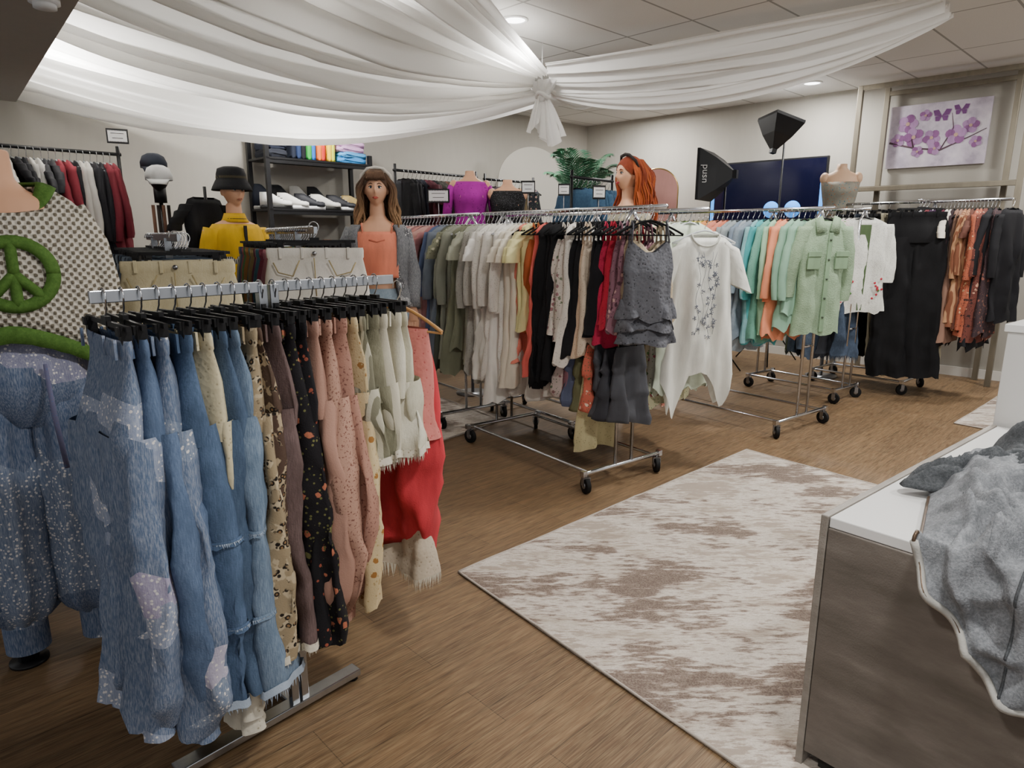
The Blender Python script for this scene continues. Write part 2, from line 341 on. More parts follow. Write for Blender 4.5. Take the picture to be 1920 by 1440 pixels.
def top_mesh(seed,W=.42,L=.66,flare=1.05,sl='short',th=.042,neck=.085,hem=.014,fold=.015,drop=.06,n=40,ruf=0,slw=.055,hanky=0):
    rng=random.Random(seed); ph=(rng.uniform(28,45),rng.uniform(0,6),rng.uniform(55,80),rng.uniform(0,6)); m=MB()
    if sl=='strap': rows=[(-.14,W/2*.62,.02),(-.17,W/2*.72,.03),(-.25,W/2*.78,.04)]; z0=-.25;w0=W/2*.78
    elif sl=='none': rows=[(0,neck,.02),(-.02,neck+.05,.03),(-.06,W/2*.8,.035),(-.12,W/2*.76,.04),(-.24,W/2*.85,th)]; z0=-.24;w0=W/2*.85
    else: rows=[(0,neck,.02),(-.018,neck+.05,.028),(-.05,W/2-.03,.034),(-.085,W/2,.036),(-.22,W/2*.95,th)]; z0=-.22;w0=W/2*.95
    k=18
    for i in range(1,k+1):
        t=i/k; st=0
        if ruf: st=.02*((t*ruf*1.5)%1)
        rows.append((lerp(z0,-L,t),lerp(w0,W/2*flare,t)-.015*math.sin(pi*t)+st,th*(1+.35*t)+st*.6))
    rings=[]
    for i,(z,hw,d) in enumerate(rows):
        g=min(1,max(0,-z/.35)); zo=None
        if i==0: zo=lambda x,t: -drop*max(0,-math.sin(t)) if sl!='strap' else (.04*abs(x)/.15-.05*(1-min(1,abs(x)/.1)))
        if i>=len(rows)-2:
            q=1 if i==len(rows)-1 else .5
            zo=lambda x,t: q*(hem*math.sin(x*ph[0]+ph[1])+hem*.5*math.sin(x*70)-hanky*abs(x)/.2)
        rings.append(ringf(hw,d,z,n,fold*g*(1+ruf*.3*(z<-L*.6)),ph,rng,zo))
    m.loft(rings,True)
    if sl=='strap':
        for x in(-1,1):
            m.tube([(x*.11,-.02,-.12),(x*.10,-.006,-.02),(x*.10,.006,-.0),(x*.11,.02,-.13)],.006,5)
    if sl in('short','long'):
        for x in(-1,1):
            Ls=.2 if sl=='short' else rng.uniform(.5,.56); rr=[]; q=12
            for i in range(q+1):
                t=i/q; cx=x*(W/2-.045+.075*math.sin(min(1,t*1.3)*pi/2)+(.05*t if sl=='short' else .0)); z=-.055-Ls*t; cy=.012*math.sin(t*4+ph[1])
                rx=lerp(slw,slw*.72 if sl=='long' else slw*1.05,t); ry=lerp(.032,.028,t)
                if sl=='long' and i==q: rx*=.85
                rr.append([(cx+rx*math.cos(2*pi*j/12)*(1+.14*noise.noise(V(i*.6,j*.8,seed%97))),cy+ry*math.sin(2*pi*j/12)*(1+.35*noise.noise(V(i*.7+5,j*.9,seed%89))),z+.012*math.sin(i*2.1)) for j in range(12)])
            m.loft(rr,True,True)
    return m
def fringe(m,ring,l,rng,every=1):
    n=len(ring)
    for j in range(n):
        a=Vector(ring[j]); b=Vector(ring[(j+1)%n])
        for k in range(3):
            p=a.lerp(b,k/3); q=a.lerp(b,(k+.8)/3); t=p.lerp(q,.5)+V(rng.uniform(-.006,.006),rng.uniform(-.004,.004),-l*rng.uniform(.5,1.2))
            m.add([p,q,t],[(0,1,2)],1)
def pants_mesh(seed,wh=.18,L=1.05,hip=.21,leg=.105,hem=.1,cuff=False,th=.035,fold=.011,fray=0,balloon=0,ruffle=0,band=0):
    rng=random.Random(seed); ph=(rng.uniform(20,34),rng.uniform(0,6),rng.uniform(45,70),rng.uniform(0,6)); m=MB(); rings=[]
    ri=min(.27,L*.6)
    for z,hw,d in[(0,wh,.018),(-.012,wh+.003,.022),(-.04,wh+.002,.022),(-.045,wh-.002,.02),(-.12,lerp(wh,hip,.6),.035),(-ri*.8,hip,th+.008),(-ri,hip*.98,th)]:
        rings.append(ringf(hw,d,z,36,fold*min(1,-z/.2),ph,rng))
    m.loft(rings,True)
    for x in(-1,1):
        rr=[]; q=26 if L>.6 else 8
        for i in range(q+1):
            t=i/q; z=lerp(-ri+.05,-L,t); hw=lerp(leg,hem,t)+balloon*math.sin(pi*min(1,t*1.02)); d=th*(1+.25*math.sin(t*5+seed)+balloon*4*math.sin(pi*t))
            if cuff and t>.9: hw=lerp(hw,.06,(t-.9)/.1)
            cx=x*(hip-leg)+.02*math.sin(t*3+ph[1])*t; cy=.018*math.sin(t*2.6+ph[3])*t+x*.008
            zo=None
            if i==q: zo=lambda xx,tt:.006*math.sin(xx*150)+.01*math.sin(xx*30)
            rr.append(ringf(hw,d,z,28,fold*1.4*min(1,t*2+.3),(ph[0]*1.6,ph[1]+x,ph[2]*1.5,ph[3]),rng,zo,cx,cy))
        m.loft(rr,True,False,False)
        if band:
            for f_ in(.42,.72):
                z_=int(q*f_); a0,a1=rr[z_],rr[z_+1]; m.loft([[(a+(a-cx)*.01,b+(b-cy)*.05,c) for a,b,c in a0],[(a+(a-cx)*.035,b+(b-cy)*.16,c+.6*(c2_-c)+.004*math.sin(a*260)) for (a,b,c),(a_,b_,c2_) in zip(a0,a1)]],True,mi=0)
                fringe(m,[(a+(a-cx)*.03,b+(b-cy)*.14,c-.006) for a,b,c in a0],.012,rng)
        if fray: fringe(m,rr[-1],fray,rng); m.loft([[(a*1.0+(a-cx)*.03,b+(b-cy)*.1,c+.02) for a,b,c in rr[-1]],[(a+(a-cx)*.05,b+(b-cy)*.15,c-.004) for a,b,c in rr[-1]]],True,mi=1)
        if ruffle:
            for k in range(3):
                zz=-L+.03-.045*k; m.loft([ringf(hem*.98,th*.9,zz,40,0,ph,rng,None,cx,cy),ringf(hem*1.08,th*1.2,zz-.05,40,.006,(130,k,90,1),rng,None,cx,cy)],True,mi=1)
        if cuff:
            m.loft([ringf(.058,.035,-L+.02,22,0,ph,rng,None,cx,cy),ringf(.062,.038,-L,22,.004,(140,0,90,1),rng,None,cx,cy),ringf(.066,.04,-L-.035,22,.006,(160,0,90,1),rng,None,cx,cy)])
    for x in(-.14,-.05,.05,.14): m.box((x,-.023,-.02),(.01,.006,.045))
    return m
def skirt_mesh(seed,wh=.16,L=.7,hem=.3,th=.05,fold=.02,tiers=0,hemz=.01,belly=0,fr=0,z0=0):
    rng=random.Random(seed); ph=(rng.uniform(28,40),rng.uniform(0,6),rng.uniform(60,80),rng.uniform(0,6)); rings=[]; q=24
    for i in range(q+1):
        t=i/q; b=0
        if tiers: b=.02*((t*tiers)%1)
        b+=belly*math.sin(pi*t)
        rings.append(ringf(lerp(wh,hem,t**.8)+b,lerp(.02,th,t)+b*.6,z0-L*t,56,fold*min(1,t*1.5)+(.006 if tiers else 0),ph,rng,(lambda x,tt:hemz*math.sin(x*ph[0]*.5+ph[1])) if i==q else None))
    m=MB(); m.loft(rings)
    if fr: fringe(m,rings[-1],fr,rng)
    return m
GN={'shirt':'short sleeved shirt','top':'top','cardigan':'long sleeved top','camisole':'strappy camisole','pants':'trousers','shorts':'shorts','skirt':'skirt','dress':'dress'}
def place(kindname,mb,ma,p,rz,z,label,cat,group,hk,hoff):
    tx=R.uniform(-.03,.03)
    o=mb.build(kindname,ma,loc=(p.x,p.y,z+hoff),rot=(tx,0,rz),label=label,cat=cat,group=group)
    if hk: hanger(hk,(p.x,p.y,z),rz,group and (group+' hangers'))
    return o
def barrot(a,b): d=b-a; return math.atan2(d.y,d.x)-pi/2
def G(kind,m,word,**k): return (kind,m,word,k)
LACEW=mat('lace','d6d0bf','a59b84')
THREAD=mat('plain','a3b1c2')
def hang_row(near,far,z,items,hk,group,jit=.12,dup=0,addL=0):
    near=V(*near);far=V(*far);d=(far-near);Ln=d.length;d=d.normalized();rz=barrot(near,far)
    if dup:
        nl=[]
        for it in items:
            nl.append(it)
            if R.random()<dup: nl.append(it)
        items=nl
    n=len(items); st=Ln/max(1,n); t=st*.5
    for i,(kind,m,word,k) in enumerate(items):
        p=near+d*t; t+=st; sd=R.randint(0,99999); j=R.uniform(-jit,jit); k=dict(k); h=k.pop('hk',hk)
        off=-.075
        if kind in('shirt','cardigan','camisole','top','dress'):
            a=dict(W=R.uniform(.38,.48),L=R.uniform(.62,.74),sl={'shirt':'short','cardigan':'long','camisole':'strap','top':'none','dress':'none'}[kind],flare=R.uniform(.98,1.25),th=R.uniform(.038,.06),hem=R.uniform(.01,.035))
            if kind=='dress': a['L']=R.uniform(.9,1.05); a['flare']=1.3
            if kind=='camisole': a['flare']=.95
            a.update(k); a['L']+=addL*R.uniform(.2,1.3); mb=top_mesh(sd,**a); cat={'cardigan':'top'}.get(kind,kind)
        elif kind in('pants','shorts'):
            a=dict(L=R.uniform(1.0,1.08))
            if kind=='shorts': a=dict(L=.42,leg=.12,hem=.13)
            a.update(k); mb=pants_mesh(sd,**a); off=-.1; cat=kind
        else:
            mb=skirt_mesh(sd,**k); off=-.1; cat='skirt'
        mm=[m,THREAD if k.get('band') else LACEW] if (k.get('fray') or k.get('ruffle') or k.get('band')) else m
        place({'cardigan':'long_sleeve_top','pants':'trousers'}.get(kind,kind),mb,mm,p,rz+j,z,'%s %s hanging on the rack'%(word,GN[kind]),cat,group,h,off)
P=lambda c,**k: mat('plain',c,**k)
LC=lambda c,c2,**k: mat('lace',c,c2,**k)
FO=lambda a,b,c,**k: mat('floral',a,b,c,**k)
# ------------------------------------------------------------ racks
def rolling_rack(near,far,z,width=.6,label='chrome rolling garment rack on black casters',ext=(.25,.25),m=None,bot=.12):
    near=V(*near);far=V(*far);Ln=(far-near).length; rz=barrot(near,far); M=m or CHROME
    e=empty('rolling_garment_rack',(near.x,near.y,0),rz,label,'clothes rack')
    b=MB(); b.tube([(0,-ext[0],z),(0,Ln+ext[1],z)],.0125,12); b.build('top_bar',M,parent=e)
    for y in(0,Ln):
        u=MB(); u.tube([(-.07,y,bot),(-.07,y,z-.1),(0,y,z-.012)],.011,10);u.tube([(.07,y,bot),(.07,y,z-.1),(0,y,z-.012)],.011,10); u.tube([(-.07,y,bot+.55),(.07,y,bot+.55)],.009,8); u.build('upright',M,parent=e)
    f=MB(); w=width/2
    for x in(-w,w): f.tube([(x*.9,0,bot),(x*.9,Ln,bot)],.011,10)
    for y in(0,Ln): f.tube([(-w-.02,y,bot+.005),(w+.02,y,bot+.005)],.014,10); f.box((w+.02,y,bot+.005),(.03,.035,.035),0,0);f.box((-w-.02,y,bot+.005),(.03,.035,.035),0,0)
    f.build('base_frame',[M],parent=e,bevel=.002)
    for y in(0,Ln):
        for x in(-w,w):
            c=MB(); c.cyl((x,y,bot),(x,y,.095),.008,8); a=R.uniform(-.8,.8)
            c.box((x-.022*math.cos(a),y-.022*math.sin(a),.075),(.004,.03,.05),a);c.box((x+.022*math.cos(a),y+.022*math.sin(a),.075),(.004,.03,.05),a); c.box((x,y,.098),(.05,.03,.006),a)
            co=c.build('caster',DCHROME,parent=e); wv=V(math.cos(a),math.sin(a),0)*.014; q=MB(); cc=V(x,y,.05)
            q.cyl(cc-wv,cc+wv,.05,20); q.cyl(cc-wv*1.3,cc+wv*1.3,.02,12,1); q.build('wheel',[RUB,DCHROME],parent=co,bevel=.004)
    return e
dA=V(-.6,.8)
def on(p,t): q=V(*p)+dA*t; return (q.x,q.y)
A0=(.685,3.91)
rolling_rack(A0,on(A0,1.24),1.65,.62)
rolling_rack(on(A0,1.66),on(A0,2.9),1.65,.6,ext=(.1,.25))
B0=(2.26,5.03)
rolling_rack(B0,(1.42,6.12),1.69,.68,ext=(.1,.35))
AB0=(1.17,4.15)
rolling_rack(on(AB0,.95),on(AB0,2.0),1.65,.36,ext=(.97,.1))
F0=(3.08,6.0); rolling_rack(F0,(2.55,6.7),1.72,.4,ext=(.05,.05))
rkC=rolling_rack((3.92,6.39),(3.35,7.04),1.8,.5,ext=(.6,.1))
m=MB(); m.tube([(0,.05,1.8),(-.42,-.0,1.8)],.0125,10); m.build('face_out_arm',CHROME,parent=rkC)
gA=[G('camisole',LC('b8a78c','6d5f4c'),'tan lace',L=.55),G('camisole',FO('8c6470','d8b0a8','4a3038'),'printed pink',L=.6),G('camisole',LC('b02038','5d0c1a'),'red lace',L=.6),G('camisole',LC('b8274a','6a1020'),'crimson lace',L=.72),
G('camisole',P('16161a'),'black',L=.66),G('camisole',LC('e0cfb8','a79274'),'cream lace',L=.75),G('camisole',LC('dcc4a8','a5805e'),'peach lace',L=.8),G('camisole',P('17171a'),'black',L=.8),
G('top',LC('eae5da','b0a89c'),'ivory lace',L=.85),G('camisole',FO('d8cfc4','9a6a70','6a7a5c'),'cream floral',L=.7),G('top',P('121215'),'black',L=1.0),G('top',P('0f0f12'),'black',L=1.05,ruf=2),G('top',P('e0685e'),'coral ruffled',L=.98,flare=1.2,ruf=3),
G('camisole',P('c0693e'),'rust orange',L=.7),G('shirt',P('ece4a8'),'pale yellow',L=.7,W=.36),G('top',P('ee8c78'),'coral',L=.95,W=.36,ruf=3),G('shirt',P('f0e8d6'),'cream',L=1.1),G('cardigan',LC('f4f1e9','c5bdac'),'white lace',L=1.1),G('dress',P('f5f2eb'),'white',L=1.15,hanky=.08),
G('cardigan',LC('f0ece3','c0baae'),'white lace',L=1.1,flare=1.25,ruf=2),G('dress',P('eeebe2'),'off-white',L=1.1,ruf=3),G('cardigan',LC('eae6dd','b0aa9e'),'ivory lace',L=1.0),G('shirt',P('f3f0e9'),'white',L=.95),G('cardigan',LC('cbc9c0','8a8882'),'light grey lace',L=1.1,hanky=.06)]
for i,g in enumerate(gA): g[3].setdefault('hk','velvet' if i<16 else 'plastic')
hang_row(on(A0,-.16),on(A0,1.36),1.65,gA,'velvet','blouses on the chrome rolling rack',dup=.5)
gA2=[G('cardigan',LC('a9a79f','73716a'),'grey lace',L=1.0),G('shirt',P('a3a594'),'light sage',L=.95),G('dress',P('7c7e68'),'sage green'),G('cardigan',P('8e9082'),'olive grey',L=.95),G('shirt',FO('7c7d68','b9b49b','4b4d3c'),'olive floral',L=.95),G('dress',P('54574c'),'charcoal olive',L=1.05),G('cardigan',P('6c7480'),'slate',L=.9),
G('cardigan',P('4f5c7c'),'slate blue',L=.9),G('shirt',P('a06c6c'),'mauve',L=.85),G('cardigan',P('b88e86'),'dusty rose',L=.85),G('cardigan',P('7c5658'),'plum brown'),
G('shirt',P('b87c74'),'rose'),G('cardigan',P('906264'),'mauve'),G('shirt',P('c89f96'),'dusty pink'),G('cardigan',P('a07674'),'mauve'),G('shirt',FO('b08c84','d8b8ac','80585a'),'dusty rose print'),G('cardigan',P('b08c84'),'taupe rose'),G('shirt',P('a46c70'),'mauve'),G('cardigan',P('c09692'),'pink'),G('shirt',P('8c6060'),'rosewood'),G('cardigan',P('b4847e'),'dusty rose'),G('shirt',P('9c7070'),'mauve'),G('cardigan',P('c4a09a'),'pale pink'),G('shirt',P('905e62'),'mauve'),G('cardigan',P('434e63'),'dark slate blue')]
hang_row(on(A0,1.36),on(A0,3.12),1.65,gA2,'plastic','blouses at the far end of the rolling rack',dup=.3,addL=.12)
lowA=[('dark grey ruffled',P('45464b'),(-.02,.86),.46,.13,3),('charcoal ruffled',P('3b3c42'),(.06,.84),.44,.15,3),('charcoal ruffled',P('4a4b50'),(.13,.9),.5,.14,3),('cream lace',LC('c9bf94','857b56'),(.24,.78),.6,.14,0),('dusty blue',P('59617a'),(.36,.85),.4,.14,2),('olive green',P('6a6a4c'),(.3,.85),.45,.13,2),('floral',FO('c9b8b0','8c5a60','5d6c50'),(.45,.9),.4,.14,2),('white lace',LC('d8d4ca','b0aa9c'),(.55,.9),.45,.15,0),('mauve',P('8c6068'),(.40,.9),.42,.14,0),('white',P('dedbd2'),(.7,.85),.45,.15,2),('ivory lace',LC('dedad0','b0aa9c'),(.9,.85),.45,.15,2),('coral floral',FO('d06c58','f0d8c0','5b6e4c'),(.2,.85),.42,.15,2)]
for wd,m,(t,z),L,w_,ti in lowA:
    q=V(*on(A0,t)); skirt_mesh(int(t*100)+5,w_*.85,L,w_*1.2,.06,.018,ti,.02).build('skirt',m,loc=(q.x,q.y,z),rz=barrot(V(*A0),V(*on(A0,1))),label=wd+' long top layer hanging below the tops',cat='skirt',group='long layers on the chrome rack')
q=V(.745,3.70); CHL=mat('lace','5c5d63','17171b',scale=.7,bump=.9)
o=place('camisole',top_mesh(5,W=.38,L=.54,sl='strap',flare=.86,fold=.008,th=.05),CHL,q,math.radians(14),1.65,'charcoal lace camisole with ruffled tiers, facing out','camisole',None,'velvet',-.075)
for i in range(3): skirt_mesh(9+i,.155,.10,.182,.066,.022,0,.016).build('ruffle',CHL,loc=(0,0,-.42-.075*i),parent=o)
def tunic():
    q=V(*AB0); m=MB(); ph=(30,1,64,2); rng=R; rows=[]
    prof=[(0,.085,.02),(-.018,.13,.03),(-.05,.17,.034),(-.085,.195,.036),(-.22,.19,.045),(-.31,.19,.047),(-.4,.195,.05),(-.48,.20,.053),(-.55,.205,.055),(-.62,.21,.058),(-.7,.22,.06),(-.76,.23,.06),(-.82,.24,.06),(-.90,.25,.055)]
    for i,(z,hw,d) in enumerate(prof):
        zo=None
        if i==0: zo=lambda x,t:-.07*max(0,-math.sin(t))
        if i>=len(prof)-4:
            kk=(1,.7,.45,.2)[len(prof)-1-i]
            zo=lambda x,t:kk*(-.30*max(0,abs(abs(x)-.16)*-1+.10)/.10*(1.0 if x<0 else .75)+.05+.012*math.cos(x*60))
        rows.append(ringf(hw,d,z,80,.018*min(1,-z/.4),ph,rng,zo))
    m.loft(rows)
    for x in(-1,1):
        rr=[]
        for i in range(10):
            t=i/9; cx=x*(.16+.10*t); z=-.06-.27*t; rr.append([(cx+.07*math.cos(a),.035*math.sin(a)*(1+.3*noise.noise(V(i*.7,a*2,x))),z+.03*math.cos(a)*-x) for a in[2*pi*j/18 for j in range(18)]])
        m.loft(rr,True,True)
    o=m.build('tunic',mat('plain','e2e2d9',bump=.3,var=.15),loc=(q.x,q.y,1.50),rz=math.radians(8),label='white tunic with grey botanical embroidery and pointed hem, facing out',cat='tunic')
    hanger('plastic',(q.x,q.y,1.60),math.radians(8),None)
    e=MB(); rg=random.Random(4)
    for s in range(46):
        x=rg.uniform(-.075,.075); z=rg.uniform(-.62,-.13)
        for k in range(5):
            a=2*pi*k/5+rg.random(); r=.013
            e.tube([(x,-.072,z),(x+r*math.cos(a),-.075,z+r*math.sin(a))],[.0015,.0032],4)
    for x in(-.05,-.02,.02,.05): e.tube([(x+.012*math.sin(k*.9+x*50),-.072,-.1-.5*k/14) for k in range(15)],.0012,4)
    e.build('embroidery',P('6f7480'),parent=o)
    t=MB(); t.tube([(.088*math.cos(a),-.02+.024*math.sin(a),-.07*max(0,-math.sin(a))) for a in [2*pi*k/24 for k in range(25)]],.006,6); t.build('neckline',P('c8c8be'),parent=o)
tunic()
gAB=[G('shirt',P('cfdac6'),'pale mint',L=.95),G('cardigan',FO('d6dcca','c06a7a','5f8a52'),'mint floral',L=1.0),G('shirt',FO('d0cdaa','b05a6a','5f8a52'),'floral',L=1.05),G('dress',FO('d08878','e8d0b8','7d5a4a'),'coral floral',L=1.1,hanky=.06),G('dress',FO('d97860','f0d8c0','5b6e4c'),'peach floral',L=1.12,hanky=.06),G('shirt',FO('d4d0b8','5e8f52','b4503a'),'green floral',L=.9),G('cardigan',FO('b07068','d8c0a0','6a3030'),'rose floral'),
G('shirt',P('c89080'),'peach'),G('shirt',P('cfcbbf'),'oatmeal'),G('cardigan',P('8a8f80'),'sage'),G('shirt',P('b9a892'),'sand'),G('dress',P('63665b'),'grey green'),G('shirt',P('4c6650'),'green'),G('cardigan',P('6a8490'),'dusty blue'),G('shirt',P('b8a8a0'),'taupe'),G('cardigan',P('3c3f45'),'charcoal')]
hang_row(on(AB0,.08),on(AB0,1.9),1.65,gAB,'plastic','printed blouses on the middle rack',dup=.4,addL=.1)
gB=[G('cardigan',P('86ab94'),'seafoam'),G('cardigan',P('e8926e'),'apricot',L=.8),G('cardigan',P('e0805c'),'coral orange',L=.8),G('cardigan',P('9dc4a4'),'mint',L=.78),G('cardigan',LC('6fa896','4c8a76'),'mint green lace',L=.75),G('cardigan',P('4fa8ac'),'turquoise',L=.75),G('cardigan',mat('denim','78acb2','98c2c6','64989e'),'aqua denim',L=.78),
G('cardigan',mat('denim','74828f','909ca6','64707c'),'blue grey denim',L=.82),G('cardigan',mat('denim','8a959d','a5adb3','78838b'),'light denim',L=.8),
G('cardigan',mat('denim','6e7e90','8b99a7','5d6c7e'),'denim blue',L=.78),G('cardigan',mat('denim','8c9698','a4acae','767f82'),'grey denim'),G('cardigan',P('dc7c5e'),'coral'),G('shirt',P('e08c74'),'salmon'),G('cardigan',P('e8a060'),'orange'),G('cardigan',P('e8d468'),'yellow'),G('shirt',P('ecdf88'),'light yellow'),
G('shirt',P('b0bc60'),'lime'),G('cardigan',P('7c9a54'),'green'),G('shirt',P('627a46'),'leaf green'),G('cardigan',P('98905f'),'olive'),G('shirt',P('b8b098'),'sand'),G('cardigan',P('5e6c44'),'moss green'),G('shirt',P('4e5a3c'),'dark green'),G('cardigan',P('987c6c'),'taupe'),G('shirt',P('c87e68'),'peach'),G('cardigan',P('7c8c8c'),'grey')]
hang_row(on(B0,.1),on(B0,1.7),1.69,gB,'velvet','pastel jackets on the rolling rack',dup=.3,addL=.2)
def shacket():
    q=V(*on(B0,-.04)); rz=math.radians(10); GM=mat('lace','8ea588','7a9376',scale=1.5,bump=.5); ML=P('7f9a7b')
    o=place('shirt_jacket',top_mesh(21,W=.40,L=.84,flare=1.0,sl='long',slw=.062,th=.06,fold=.012),GM,q,rz,1.69,'sage green textured shirt jacket with chest pockets, facing out','jacket',None,'velvet',-.075)
    c=MB()
    for x in(-1,1): c.add([(x*.01,-.05,-.09),(x*.09,-.045,-.11),(x*.1,-.03,-.0),(x*.05,-.028,.02)],[(0,1,2,3)])
    c.build('collar',GM,parent=o,solid=.01)
    c=MB(); c.box((0,-.084,-.46),(.035,.008,.72)); c.build('placket',ML,parent=o,bevel=.002)
    for x in(-.11,.11):
        p=MB(); p.box((x,-.076,-.3),(.10,.014,.12)); p.box((x,-.085,-.25),(.105,.006,.04)); p.build('pocket',P('7d9778'),parent=o,bevel=.003)
    for k in range(5):
        b=MB(); b.cyl((0,-.087,-.15-.14*k),(0,-.093,-.15-.14*k),.008,10); b.build('button',P('4f5b4c'),parent=o)
shacket()
gF=[G('cardigan',FO('d4d2ca','6a9a4a','b04a5a'),'white botanical'),G('shirt',P('507032'),'green'),G('cardigan',mat('denim','3a4758','5a687a','2a3442'),'dark denim',L=1.15),G('shirt',FO('4f6e3c','98b068','c8c8b0'),'green leaf'),G('cardigan',mat('denim','33404f','4d5b6b','232c38'),'indigo denim',L=1.2),G('shirt',P('2c2e33'),'charcoal'),G('cardigan',P('5c7060'),'green grey'),G('shirt',P('3a3c42'),'dark grey')]
hang_row(on(F0,.06),on(F0,.85),1.72,gF,'velvet','tops on the middle rolling rack',dup=.7,addL=.1)
gF2=[('dark denim fringed',mat('denim','2e3a4a','48566a','202a36'),.05),('charcoal',P('2a2c32'),.2),('indigo',mat('denim','34425a','4c5c74','263044'),.35),('olive',P('4c5638'),.5)]
for wd,mm_,t in gF2:
    q=V(*on(F0,t)); skirt_mesh(int(t*100)+300,.15,.5,.2,.06,.02,0,.02,fr=.06).build('skirt',[mm_,mm_],loc=(q.x,q.y,.92),rz=barrot(V(*F0),V(*on(F0,1))),label=wd+' skirt layer hanging beneath the tops',cat='skirt',group='skirts on the middle rack')
q=V(*F0); o=place('cardigan',top_mesh(31,W=.46,L=.82,flare=1.15,sl='long',slw=.085,th=.06),mat('knit','dcdcd4','b0afa6',scale=1.6),q,math.radians(0),1.72,'white knit cardigan with red floral embroidery, facing out','cardigan',None,'velvet',-.075)
e=MB(); rg=random.Random(8)
for s in range(26):
    x=rg.choice((-1,1))*rg.uniform(.08,.2); z=rg.uniform(-.7,-.5); e.sph((x,-.088,z),(.011,.004,.011),6,4,rg.choice((0,0,1)))
e.build('embroidery',[P('b03040'),P('4a7a3c')],parent=o)
e=MB(); e.add([(-.02,-.09,-.8),(.02,-.09,-.8),(.05,-.045,-.06),(-.05,-.045,-.06)],[(0,1,2,3)]); e.build('opening',P('4d6040'),parent=o)
gC=[G('dress',FO('3a2c30','905a4c','6a4a40'),'dark floral',L=1.05),G('cardigan',P('1a1a1e'),'black',L=1.1),G('cardigan',FO('6c3c34','c89880','2c2020'),'rust floral',L=.95),G('cardigan',FO('a85c44','d8b890','3c2a28'),'orange floral',L=.95),G('shirt',P('5d3a30'),'brown',L=.9),G('cardigan',mat('stripe','7d4e38','b88c68'),'rust striped',L=.9),
G('dress',P('8c6c5c'),'tan',L=1),G('cardigan',P('2a1c20'),'dark plum',L=1.1),G('shirt',P('d8d0c2'),'cream',L=.9),G('cardigan',P('e0dace'),'ivory',L=.95),G('cardigan',P('5c2434'),'burgundy',L=.9),G('shirt',P('442848'),'plum',L=.9),G('cardigan',P('782e38'),'maroon',L=.9),G('shirt',mat('stripe','c4c4c8','50505a'),'grey striped',L=1.0),G('cardigan',P('1c1c20'),'black',L=1.1)]
hang_row((4.26,6.0),(3.82,6.49),1.8,gC,'velvet','long garments on the far rolling rack',dup=.5,addL=.16)
gC2=[G('pants',P('5d6064'),'grey',L=1.4,leg=.12,hem=.14),G('pants',P('121215'),'black',L=1.4,leg=.13,hem=.16),G('pants',P('b0a890'),'beige',L=1.4,leg=.12,hem=.14),G('pants',P('121215'),'black',L=1.4,leg=.13,hem=.15),G('pants',P('16161a'),'black',L=1.4,leg=.13,hem=.15),G('pants',P('333b48'),'navy',L=1.3),G('pants',P('16161a'),'black',L=1.35),G('pants',P('2a2c30'),'charcoal',L=1.35)]
hang_row((3.80,6.52),(3.35,7.04),1.8,gC2,'clip','long trousers on the far rolling rack')
q=V(4.31,5.93); place('coat',top_mesh(41,W=.36,L=.98,sl='long',slw=.055,fold=.02),P('141418'),q,math.radians(25),1.8,'long black coat facing out on the rack','coat',None,'velvet',-.075)
bt=V(math.cos(rkC.rotation_euler.z),math.sin(rkC.rotation_euler.z))
for i,(off,cc,wd) in enumerate(((.38,'0e0e11','black'),(.30,'111114','black'),(.20,'b8b096','beige'))):
    q=V(3.92,6.39)-bt*off; place('trousers',pants_mesh(43+i,wh=.22,L=1.5,hip=.26,leg=.145,hem=.185 if i==0 else .16,th=.055,fold=.022),P(cc),q,math.radians(-18+10*i),1.8,wd+' wide-leg trousers facing out on the rack arm','trousers',None,'clip',-.1)
# ------------------------------------------------------------ near pants rack
N0=V(-.98,1.55);N1=V(-.415,2.18);dn=(N1-N0).normalized();rn=barrot(N0,N1);ZB=1.37
rk=empty('garment_rack',(N0.x,N0.y,0),rn,'chrome square-tube two-arm garment rack','clothes rack'); LN=(N1-N0).length
SQ=mat(c='b9bcc0',rough=.25,metal=1,bump=0)
for a,b in((0,LN*.5),(LN*.54,LN*1.04)):
    m=MB(); m.box((0,(a+b)/2,ZB-.012),(.014,b-a,.03)); m.build('hang_bar',SQ,parent=rk,bevel=.002)
for y in(LN*.5,LN*.54):
    m=MB(); m.box((0,y,(ZB)/2+.01),(.025,.025,ZB-.03)); m.build('upright',SQ,parent=rk,bevel=.002)
m=MB(); m.box((0,LN*.42,.03),(.05,LN*.72,.025)); m.box((-.12,LN*.5,.03),(.28,.03,.024))
m.build('base',SQ,parent=rk,bevel=.003)
for x,y in((0,.09),(0,.76),(-.24,.5)):
    m=MB(); m.cyl((x,LN*y,0.0),(x,LN*y,.018),.016,12); m.build('foot',RUB,parent=rk)
DN=lambda a,b,c: mat('denim',a,b,c)
